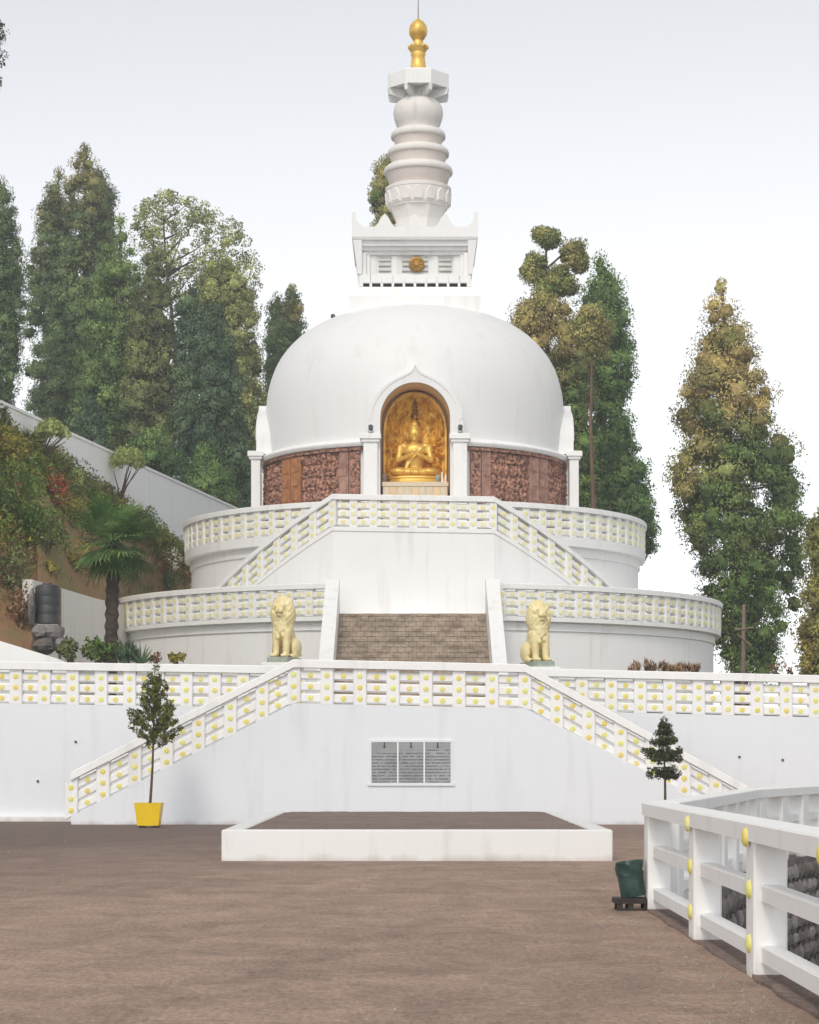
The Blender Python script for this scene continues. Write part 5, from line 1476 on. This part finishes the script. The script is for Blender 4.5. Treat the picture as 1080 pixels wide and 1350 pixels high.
# palm
pb = P(144, 880, 57.0); pt = P(150, 716, 57.0)
palm = thing('palm_tree', 'fan palm with a dark fibrous trunk in front of the earth bank', 'palm', (pb.x, pb.y, TZ))
m_ = MB(); rp_ = []; pp_ = []
rgp = random.Random(9)
for i in range(30):
    t_ = i / 29
    p = Vector((pb.x, pb.y, TZ)).lerp(pt, t_); pp_.append(p); rp_.append(0.165 + (0.03 if i % 2 else -0.012) + 0.05 * max(0, t_ - 0.8) * 5 * 0.6)
m_.tube(pp_, rp_, 12); m_.build('trunk', M['palm_bark'], palm, 30)
for k in range(60):
    rg2 = random.Random(200 + k)
    az = k * 2.39996; el = math.radians((-40 + 110 * ((k * 0.7549) % 1.0)) if k < 50 else rg2.uniform(-70, -35))
    dv = Vector((math.cos(az) * math.cos(el), math.sin(az) * math.cos(el), math.sin(el)))
    pet = rg2.uniform(0.55, 0.95) * (0.8 if el < -0.6 else 1)
    hub = pt + Vector((0, 0, 0.05)) + dv * pet + Vector((0, 0, -0.06))
    m_ = MB(); m_.tube([pt, pt.lerp(hub, 0.5) + Vector((0, 0, 0.05)), hub], [0.028, 0.02, 0.014], 5)
    side = dv.cross(Vector((0, 0, 1)))
    side = side.normalized() if side.length > 0.1 else Vector((1, 0, 0))
    upv = side.cross(dv).normalized()
    nbl = 20
    for q in range(nbl):
        a = math.radians(-115 + 230 * q / (nbl - 1))
        bd = (dv * math.cos(a) + side * math.sin(a)).normalized()
        Lb = rg2.uniform(0.60, 0.80) * (0.72 + 0.28 * math.cos(a * 0.7))
        sd = bd.cross(upv).normalized() * 0.030
        midp = hub + bd * Lb * 0.6 + upv * 0.02; tip = hub + bd * Lb + Vector((0, 0, -0.05 - 0.08 * rg2.random()))
        i0 = len(m_.v)
        m_.v += [tuple(hub), tuple(midp + sd), tuple(tip), tuple(midp - sd)]
        m_.f += [(i0, i0 + 1, i0 + 2, i0 + 3)]
    m_.build('frond', M['lf_palm'], palm)

# water tank on a rock pile, low white wall, white ramp wall
tk = thing('water_tank', 'dark grey cylindrical water tank standing on rocks', 'water tank', P(63, 822, 57.6))
c0 = P(63, 822, 57.6); r_ = 16.5 * 57.6 / F; zt2 = ZP(772, 57.6)
prof = [(r_, c0.z)]
for k in range(4):
    za = c0.z + (zt2 - c0.z - 0.06) * k / 4; zb2 = c0.z + (zt2 - c0.z - 0.06) * (k + 1) / 4
    prof += [(r_, za + 0.02), (r_, zb2 - 0.03), (r_ * 0.988, zb2 - 0.02), (r_ * 0.988, zb2)]
m_ = MB(); m_.lathe(prof, 28, (c0.x, c0.y)); m_.build('tank_body', M['tank'], tk, 40)
m_ = MB(); m_.lathe([(r_ * 0.98, zt2 - 0.058), (r_ * 0.9, zt2 - 0.01), (r_ * 0.45, zt2 + 0.03), (r_ * 0.42, zt2 + 0.06), (r_ * 0.1, zt2 + 0.07)], 28, (c0.x, c0.y)); m_.build('lid', M['tank'], tk, 40)
def rock(mb_, c, r, seed):
    rg = random.Random(seed); b0 = MB(); b0.ball((0, 0, 0), 1.0, 9, 6)
    b0.v = [(c[0] + x * r[0] * rg.uniform(0.8, 1.15), c[1] + y * r[1] * rg.uniform(0.8, 1.15), c[2] + z * r[2] * rg.uniform(0.8, 1.1)) for x, y, z in b0.v]
    mb_.add(b0.v, b0.f)
RGp = 'rocks under the water tank'
for k, (px, py, rx, ry, lab) in enumerate(((52, 834, 13, 11, 'left grey rock under the water tank'), (72, 834, 14, 12, 'right grey rock under the water tank'), (60, 852, 16, 11, 'dark lower rock below the water tank'), (80, 850, 9, 12, 'small rock beside the olive bush'), (42, 800, 5, 26, 'tall pale rock left of the water tank'))):
    m_ = MB(); p = P(px, py, 57.3 - 0.25 * (k == 2)); rock(m_, p, (rx * 0.0205, 0.35, ry * 0.0205), 60 + k)
    tag(m_.build('rock', M['rock'] if k != 2 else M['stone']), lab, 'rock', RGp)
la, lb = P(34, 764, 61.6), P(164, 800, 73.2)
m_ = MB(); n_ = Vector((lb.y - la.y, -(lb.x - la.x), 0)).normalized()
m_.loft([[(p.x + n_.x * o, p.y + n_.y * o, z) for o, z in ((0.2, TZ - 0.3), (0.2, p.z), (-0.1, p.z), (-0.1, TZ - 0.3))] for p in (la, la.lerp(lb, 0.25) + Vector((0, 0, -0.02)), la.lerp(lb, 0.6) + Vector((0, 0, -0.04)), lb)])
tag(m_.build('low_wall', white_paint('stained_plaster', base=(0.74, 0.72, 0.68), dirt=(0.34, 0.29, 0.24), amount=1.3)), 'stained white low wall holding the foot of the earth bank behind the palm', 'wall')
m_ = MB(); pa, pb2 = P(-60, 826, 54.2), P(78, 869, 54.2)
m_.loft([[(p.x, p.y + o, z) for o, z in ((-0.15, TZ - 0.2), (-0.15, p.z), (0.15, p.z), (0.15, TZ - 0.2))] for p in (pa, P(0, 845, 54.2), pb2, pb2 + Vector((0.25, 0, -0.12)))])
tag(m_.build('ramp_wall', M['white']), 'white sloping ramp wall at the left edge above the balustrade', 'wall')

# utility pole by the big cedar
up_ = thing('utility_pole', 'thin rusty pole with crossarms in front of the big cedar', 'pole', (XP(980, 84), 84, 1.0))
m_ = MB(); m_.tube([(XP(978, 84), 84, 1.0), (XP(981, 84), 84, ZP(797, 84))], [0.13, 0.07], 8); m_.build('pole_shaft', M['steel'], up_, 60)
for py, w, tilt in ((829, 0.38, 0.04), (844, 0.28, -0.22)):
    m_ = MB(); p = P(981, py, 84); m_.tube([(p.x - w, 83.9, p.z - tilt), (p.x + w, 83.9, p.z + tilt)], 0.035, 6); m_.build('crossarm', M['steel'], up_)

# ------------------------------------------------------------------ potted tree and young pine
def sapling(t_, base, h_clear, h, rfun, nbr, mat, seed, up=0.6, ll=0.05, lw=0.012, per=26, cl=0.075, lean=0.0, tr=0.025, whorls=None):
    rg = np.random.default_rng(seed)
    b0 = np.array(base)
    m_ = MB()
    m_.tube([(b0[0] + lean * t2 + 0.02 * math.sin(t2 * 5), b0[1], b0[2] + h * t2) for t2 in np.linspace(0, 1, 8)], list(np.linspace(tr, 0.006, 8)), 7)
    cents = []
    br = MB()
    for k in range(nbr):
        t2 = h_clear + (1 - h_clear) * (k + 0.5) / nbr; a = k * 2.39996 + rg.uniform(-.4, .4)
        if whorls is not None: t2 = whorls[k % len(whorls)] + rg.uniform(-0.012, 0.012)
        L = rfun(t2) * rg.uniform(0.75, 1.1)
        s0 = b0 + np.array([lean * t2, 0, h * (t2 - 0.10 * up)])
        e = s0 + np.array([math.cos(a) * L, math.sin(a) * L, L * up * rg.uniform(0.5, 1.0)])
        br.tube([s0, (s0 + e) / 2 + [0, 0, -0.03 * L], e], [0.010, 0.007, 0.003], 5)
        n = max(2, int(L / 0.085))
        for q in range(n):
            f = (q + 1) / n
            if f < 0.3: continue
            cents.append(s0 + (e - s0) * f + rg.normal(size=3) * 0.025)
    cents.append(b0 + np.array([lean, 0, h]))
    cents = np.array(cents)
    m_.build('trunk', M['bark'], t_, 60); br.build('branch', M['bark'], t_, 60)
    C_, D_, S_ = leaves_in(rg, cents, cl * rg.uniform(0.7, 1.3, len(cents)), per, ll, lw, -up * 0.6)
    leaf_obj('crown', C_, D_, S_, M[mat], t_, leaves_in.NV)
YPt = 47.6
pot = thing('plant_pot', 'bright yellow square tapered plant pot on dark feet', 'plant pot', (XP(196.5, YPt), YPt, 0))
pxc = XP(196.5, YPt); ztp = ZP(1058.5, YPt)
m_ = MB()
def sqr(h, z): return [(pxc - h, YPt - h, z), (pxc + h, YPt - h, z), (pxc + h, YPt + h, z), (pxc - h, YPt + h, z)]
m_.loft([sqr(0.235, 0.05), sqr(0.30, ztp), sqr(0.265, ztp), sqr(0.26, ztp - 0.07)]); m_.build('pot_body', M['pot'], pot)
m_ = MB(); m_.box(pxc - 0.258, pxc + 0.258, YPt - 0.258, YPt + 0.258, ztp - 0.12, ztp - 0.068); m_.build('soil', M['stand'], pot)
for a in (-1, 1):
    for b in (-1, 1):
        m_ = MB(); m_.box(pxc + a * 0.16 - 0.05, pxc + a * 0.16 + 0.05, YPt + b * 0.16 - 0.05, YPt + b * 0.16 + 0.05, 0, 0.052); m_.build('foot', M['stand'], pot)
stree = thing('potted_tree', 'bushy young tree with a thin bare stem in the yellow pot', 'tree', (pxc + 0.02, YPt, ztp - 0.07))
hT = ZP(880, YPt) - (ztp - 0.07)
def rf(t2): return float(np.interp(t2, [0.45, 0.52, 0.62, 0.75, 0.88, 1.0], [0.40, 0.66, 0.62, 0.44, 0.26, 0.08]))
sapling(stree, (pxc + 0.02, YPt, ztp - 0.075), 0.47, hT, rf, 40, 'lf_sapling', 71, up=0.75, lean=0.13, per=34, cl=0.085, ll=0.055, lw=0.015, tr=0.035)
pine = thing('young_pine', 'small layered pine with bare lower stem behind the fence corner', 'tree', (XP(876, 46), 46, 0))
hP = ZP(949, 46)
def rf2(t2): return float(np.interp(t2, [0.48, 0.56, 0.68, 0.70, 0.80, 0.9, 1.0], [0.36, 0.40, 0.36, 0.44, 0.30, 0.15, 0.05]))
sapling(pine, (XP(876, 46), 46, 0), 0.48, hP, rf2, 54, 'lf_pine', 72, up=0.22, lean=0.0, whorls=(0.50, 0.54, 0.655, 0.685, 0.715, 0.80, 0.825, 0.90, 0.96), per=40, cl=0.07, ll=0.045, lw=0.014, tr=0.04)

# ------------------------------------------------------------------ near fence
def fence(root, path, post_at, t_rail=0.13, dots=True, post_t=0.24, post_l=0.34):
    """path: plan polyline; post_at: list of (segment, distance)"""
    segs = [(Vector(path[i]), Vector(path[i + 1])) for i in range(len(path) - 1)]
    P3 = [(p[0], p[1], 0) for p in path]
    c = 0.014
    def sec(w, z0, z1): return [(w / 2, z0), (w / 2, z1 - c), (w / 2 - c, z1), (-w / 2 + c, z1), (-w / 2, z1 - c), (-w / 2, z0)]
    sweep(P3, sec(0.29, 0.965, 1.10), M['fence'], 'top_rail', root)
    for i, (a, b) in enumerate(segs):
        u = (b - a).normalized(); n = Vector((u.y, -u.x)); rz = math.atan2(u.y, u.x)
        ds = [d for s_, d in post_at if s_ == i]
        for d in ds:
            p = a + u * d
            m_ = MB(); m_.box(-post_l / 2, post_l / 2, -post_t / 2, post_t / 2, -0.12, 0.963)
            me = _mesh_cache.get(('fp', post_l, post_t))
            if me is None:
                m2 = MB(); m2.loft([[(x, y, z) for x, y in ((-post_l / 2 + .015, -post_t / 2), (post_l / 2 - .015, -post_t / 2), (post_l / 2, -post_t / 2 + .015), (post_l / 2, post_t / 2 - .015), (post_l / 2 - .015, post_t / 2), (-post_l / 2 + .015, post_t / 2), (-post_l / 2, post_t / 2 - .015), (-post_l / 2, -post_t / 2 + .015))] for z in (-0.12, 0.963)])
                me = m2.mesh('post', M['fence']); _mesh_cache[('fp', post_l, post_t)] = me
            obj('post', me, root, (p.x, p.y, 0), rz)
            if dots and d > 1:
                key = ('bigboss',)
                if key not in _mesh_cache: _mesh_cache[key] = boss_mb(0.07, 0.03, 16).mesh('boss', M['yellow'], 50)
                for z in (0.99, 0.62, 0.235):
                    off = 0.146 if z > 0.9 else post_t / 2
                    obj('boss', _mesh_cache[key], root, (p.x + n.x * off, p.y + n.y * off, z), rz)
        for d0, d1 in zip(ds[:-1], ds[1:]):
            for z0, z1 in ((0.545, 0.665), (0.115, 0.235)):
                p0 = a + u * (d0 + post_l / 2 + 0.001); p1 = a + u * (d1 - post_l / 2 - 0.001)
                sweep([(p0.x, p0.y, 0), (p1.x, p1.y, 0)], sec(t_rail, z0, z1), M['fence'], 'rail', root)
fc = thing('concrete_fence', 'white concrete post and rail fence with yellow bosses at the right', 'fence', (FX + 0.12, 15, 0))
# run from far (corner) to near so that the outward side is the yard
xc = FX + 0.12
near_path = [(xc, corner[1]), (xc, 4.0)]
ds = [0.17, 3.65, 6.80, 9.58, 12.2, 15.0, 17.5]
def fence_near():
    fence(fc, near_path, [(0, d) for d in ds])
fence_near()
ff = thing('concrete_fence', 'white concrete fence turning away behind the near fence corner', 'fence', (far1[0], far1[1], 0))
fp = [(xc + 0.12, corner[1] + 0.16), far1, far2, far3]
pa_ = []
for i in range(3):
    L = (Vector(fp[i + 1]) - Vector(fp[i])).length; n = max(2, round(L / 1.7))
    pa_ += [(i, 0.3 + (L - 0.5) * k / n) for k in range(n + 1)]
fence(ff, fp, pa_, dots=False, post_t=0.26, post_l=0.42)

# kerb under the fence, stone face of the drop beyond it, gravel
def rough_strip(x0, x1, y0, y1, ztop_, zbot, seed, n=60):
    rg = random.Random(seed); rows = []
    for i in range(n + 1):
        y = y0 + (y1 - y0) * i / n
        a, b = x0 + rg.uniform(-0.022, 0.02), x1 + rg.uniform(-0.02, 0.02); z = ztop_ + rg.uniform(-0.015, 0.015)
        rows.append([(a, y, zbot), (a + 0.02, y, z), (b, y, z), (b, y, zbot)])
    m_ = MB(); m_.loft(rows); return m_
tag(rough_strip(xc - 0.15, xc + 0.26, 3.0, corner[1] + 0.25, 0.02, -3.1, 5, 46).build('kerb', M['bed'], None), 'rough broken kerb line under the near fence', 'kerb', kind='structure')
sw = thing('stone_wall', 'dark rubble stone wall of the drop beyond the fence', 'wall', (6, 30, -3.1))
pth = [(xc + 0.30, corner[1] + 0.0), (far1[0] + 0.14, far1[1] - 0.1), (far2[0] + 0.14, far2[1] - 0.1), (far3[0], far3[1] - 0.15)]
back = MB(); back.loft([[(x, y, -3.1), (x, y, -0.03), (x - 0.3, y + 0.35, -0.03), (x - 0.3, y + 0.35, -3.1)] for x, y in pth]); back.build('mortar', M['stone'], sw)
rgs = random.Random(17)
stones = 0
st_meshes = []
for q in range(6):
    m_ = MB(); rock(m_, (0, 0, 0), (0.5, 0.5, 0.5), 300 + q); st_meshes.append(m_.mesh('stone', M['stone'] if q % 3 else M['rock'], 30))
for i in range(3):
    a, b = Vector(pth[i]), Vector(pth[i + 1]); L = (b - a).length; u = (b - a) / L; n_ = Vector((u.y, -u.x)); rz = math.atan2(u.y, u.x)
    z = -0.12
    while z > -1.9:
        d = rgs.uniform(0, 0.2); hh = rgs.uniform(0.22, 0.30)
        while d < L - 0.1:
            w = rgs.uniform(0.30, 0.55)
            p = a + u * (d + w / 2) + n_ * 0.02
            if stones < 290:
                o = obj('stone', st_meshes[rgs.randrange(6)], sw, (p.x, p.y, z - hh / 2), rz); o.scale = (w * 0.99 * rgs.choice((-1, 1)), 0.13 * rgs.uniform(0.7, 1.3), hh * rgs.uniform(0.92, 1.06) * rgs.choice((-1, 1))); stones += 1
            d += w
        z -= hh
m_ = MB(); m_.box(xc + 0.4, 14, 2, 43, -3.15, -2.2)
tag(m_.build('lower_path', M['stone']), 'sunken dark path below the fence', 'path', kind='structure')
rgv = np.random.default_rng(33)
gv = MB()
for k in range(1100):
    y = rgv.uniform(11.8, 21) if k % 3 else rgv.uniform(11.8, 15.5)
    x = xc - 0.24 - abs(rgv.normal()) * (0.16 if k % 3 else 0.42)
    r = rgv.uniform(0.004, 0.009) if k % 14 else rgv.uniform(0.009, 0.017)
    i0 = len(gv.v); a = rgv.uniform(0, 6.28)
    for q in range(4): gv.v.append((x + r * math.cos(a + q * 1.57) * rgv.uniform(0.7, 1.3), y + r * math.sin(a + q * 1.57) * rgv.uniform(0.7, 1.3), -0.002))
    gv.v.append((x, y, r * rgv.uniform(0.7, 1.2)))
    gv.f += [(i0, i0 + 1, i0 + 4), (i0 + 1, i0 + 2, i0 + 4), (i0 + 2, i0 + 3, i0 + 4), (i0 + 3, i0, i0 + 4)]
tag(gv.build('gravel', M['gravel']), 'loose pale gravel along the foot of the fence', 'gravel', kind='stuff')

rgy = np.random.default_rng(44)
gy = MB()
for k in range(1300):
    y = 11.8 + 30 * rgy.uniform() ** 1.8; x = rgy.uniform(-9, FX - 0.3)
    if y > 31.5 and bx0 - 0.3 < x < bx1 + 0.3: continue
    r = rgy.uniform(0.004, 0.012) if k % 9 else rgy.uniform(0.012, 0.022)
    i0 = len(gy.v); a = rgy.uniform(0, 6.28)
    for q in range(5): gy.v.append((x + r * math.cos(a + q * 1.257) * rgy.uniform(0.7, 1.3), y + r * math.sin(a + q * 1.257) * rgy.uniform(0.7, 1.3), -0.002))
    gy.v.append((x, y, r * rgy.uniform(0.5, 0.9)))
    gy.f += [(i0 + q, i0 + (q + 1) % 5, i0 + 5) for q in range(5)]
tag(gy.build('grit', M['gravel']), 'scattered grit and small stones on the yard', 'grit', kind='stuff')
# ------------------------------------------------------------------ green bin on its stand
YB = 21.75
bxc = XP(832.5, YB)
stn = thing('low_stand', 'low black wooden stand beside the fence corner', 'stand', (bxc, YB, 0))
m_ = MB(); m_.box(bxc - 0.185, bxc + 0.185, YB - 0.17, YB + 0.17, 0.072, 0.125, 0.01); m_.build('top', M['stand'], stn)
for a in (-0.13, -0.02, 0.14):
    for b in (-0.13, 0.13):
        m_ = MB(); m_.box(bxc + a - 0.028, bxc + a + 0.028, YB + b - 0.03, YB + b + 0.03, 0, 0.071); m_.build('leg', M['stand'], stn)
m_ = MB(); m_.box(bxc - 0.16, bxc + 0.17, YB - 0.155, YB - 0.14, 0.0, 0.025); m_.build('stretcher', M['stand'], stn)
bn = thing('waste_bin', 'dark green crumpled waste bin leaning on the black stand', 'bin', (bxc, YB, 0.127))
rgq = random.Random(4)
def binring(r, z, jit=0.0, nn=28):
    out = []
    for k in range(nn):
        a = 2 * math.pi * k / nn
        q = r * (1 + jit * (0.5 * math.sin(3 * a + z * 40) + 0.5 * math.sin(7 * a + z * 23)))
        out.append((q * math.cos(a), q * math.sin(a), z))
    return out
tilt = Matrix.Translation((bxc + 0.02, YB, 0.140)) @ Matrix.Rotation(math.radians(-8), 4, 'Y')
m_ = MB(); m_.loft([binring(0.124, 0.0), binring(0.127, 0.02, .02), binring(0.130, 0.12, .03), binring(0.133, 0.22, .04), binring(0.134, 0.28, .04)]); m_.xform(tilt); m_.build('bin_body', M['bin'], bn, 50)
m_ = MB(); m_.loft([binring(0.136, 0.215, .04), binring(0.141, 0.235, .08), binring(0.136, 0.265, .10), binring(0.143, 0.29, .08), binring(0.138, 0.325, .09), binring(0.144, 0.352, .07), binring(0.135, 0.362, .05), binring(0.118, 0.33, .04), binring(0.1, 0.29, .03)], caps=False)
m_.xform(tilt); m_.build('bin_liner', M['bin'], bn, 60)

# ------------------------------------------------------------------ morning haze
hz_m = bpy.data.materials.new('haze'); hz_m.use_nodes = True
hnt = hz_m.node_tree
hnt.nodes.remove(hnt.nodes['Principled BSDF'])
pv = hnt.nodes.new('ShaderNodeVolumePrincipled')
pv.inputs['Color'].default_value = (0.92, 0.95, 1.0, 1)
pv.inputs['Density'].default_value = HAZE
pv.inputs['Anisotropy'].default_value = 0.3
hnt.links.new(pv.outputs['Volume'], hnt.nodes['Material Output'].inputs['Volume'])
m_ = MB(); m_.box(-120, 120, -30, 220, -4.2, 42)
hz = m_.build('haze', hz_m)
tag(hz, 'thin morning haze over the whole temple hill', 'haze', kind='stuff')
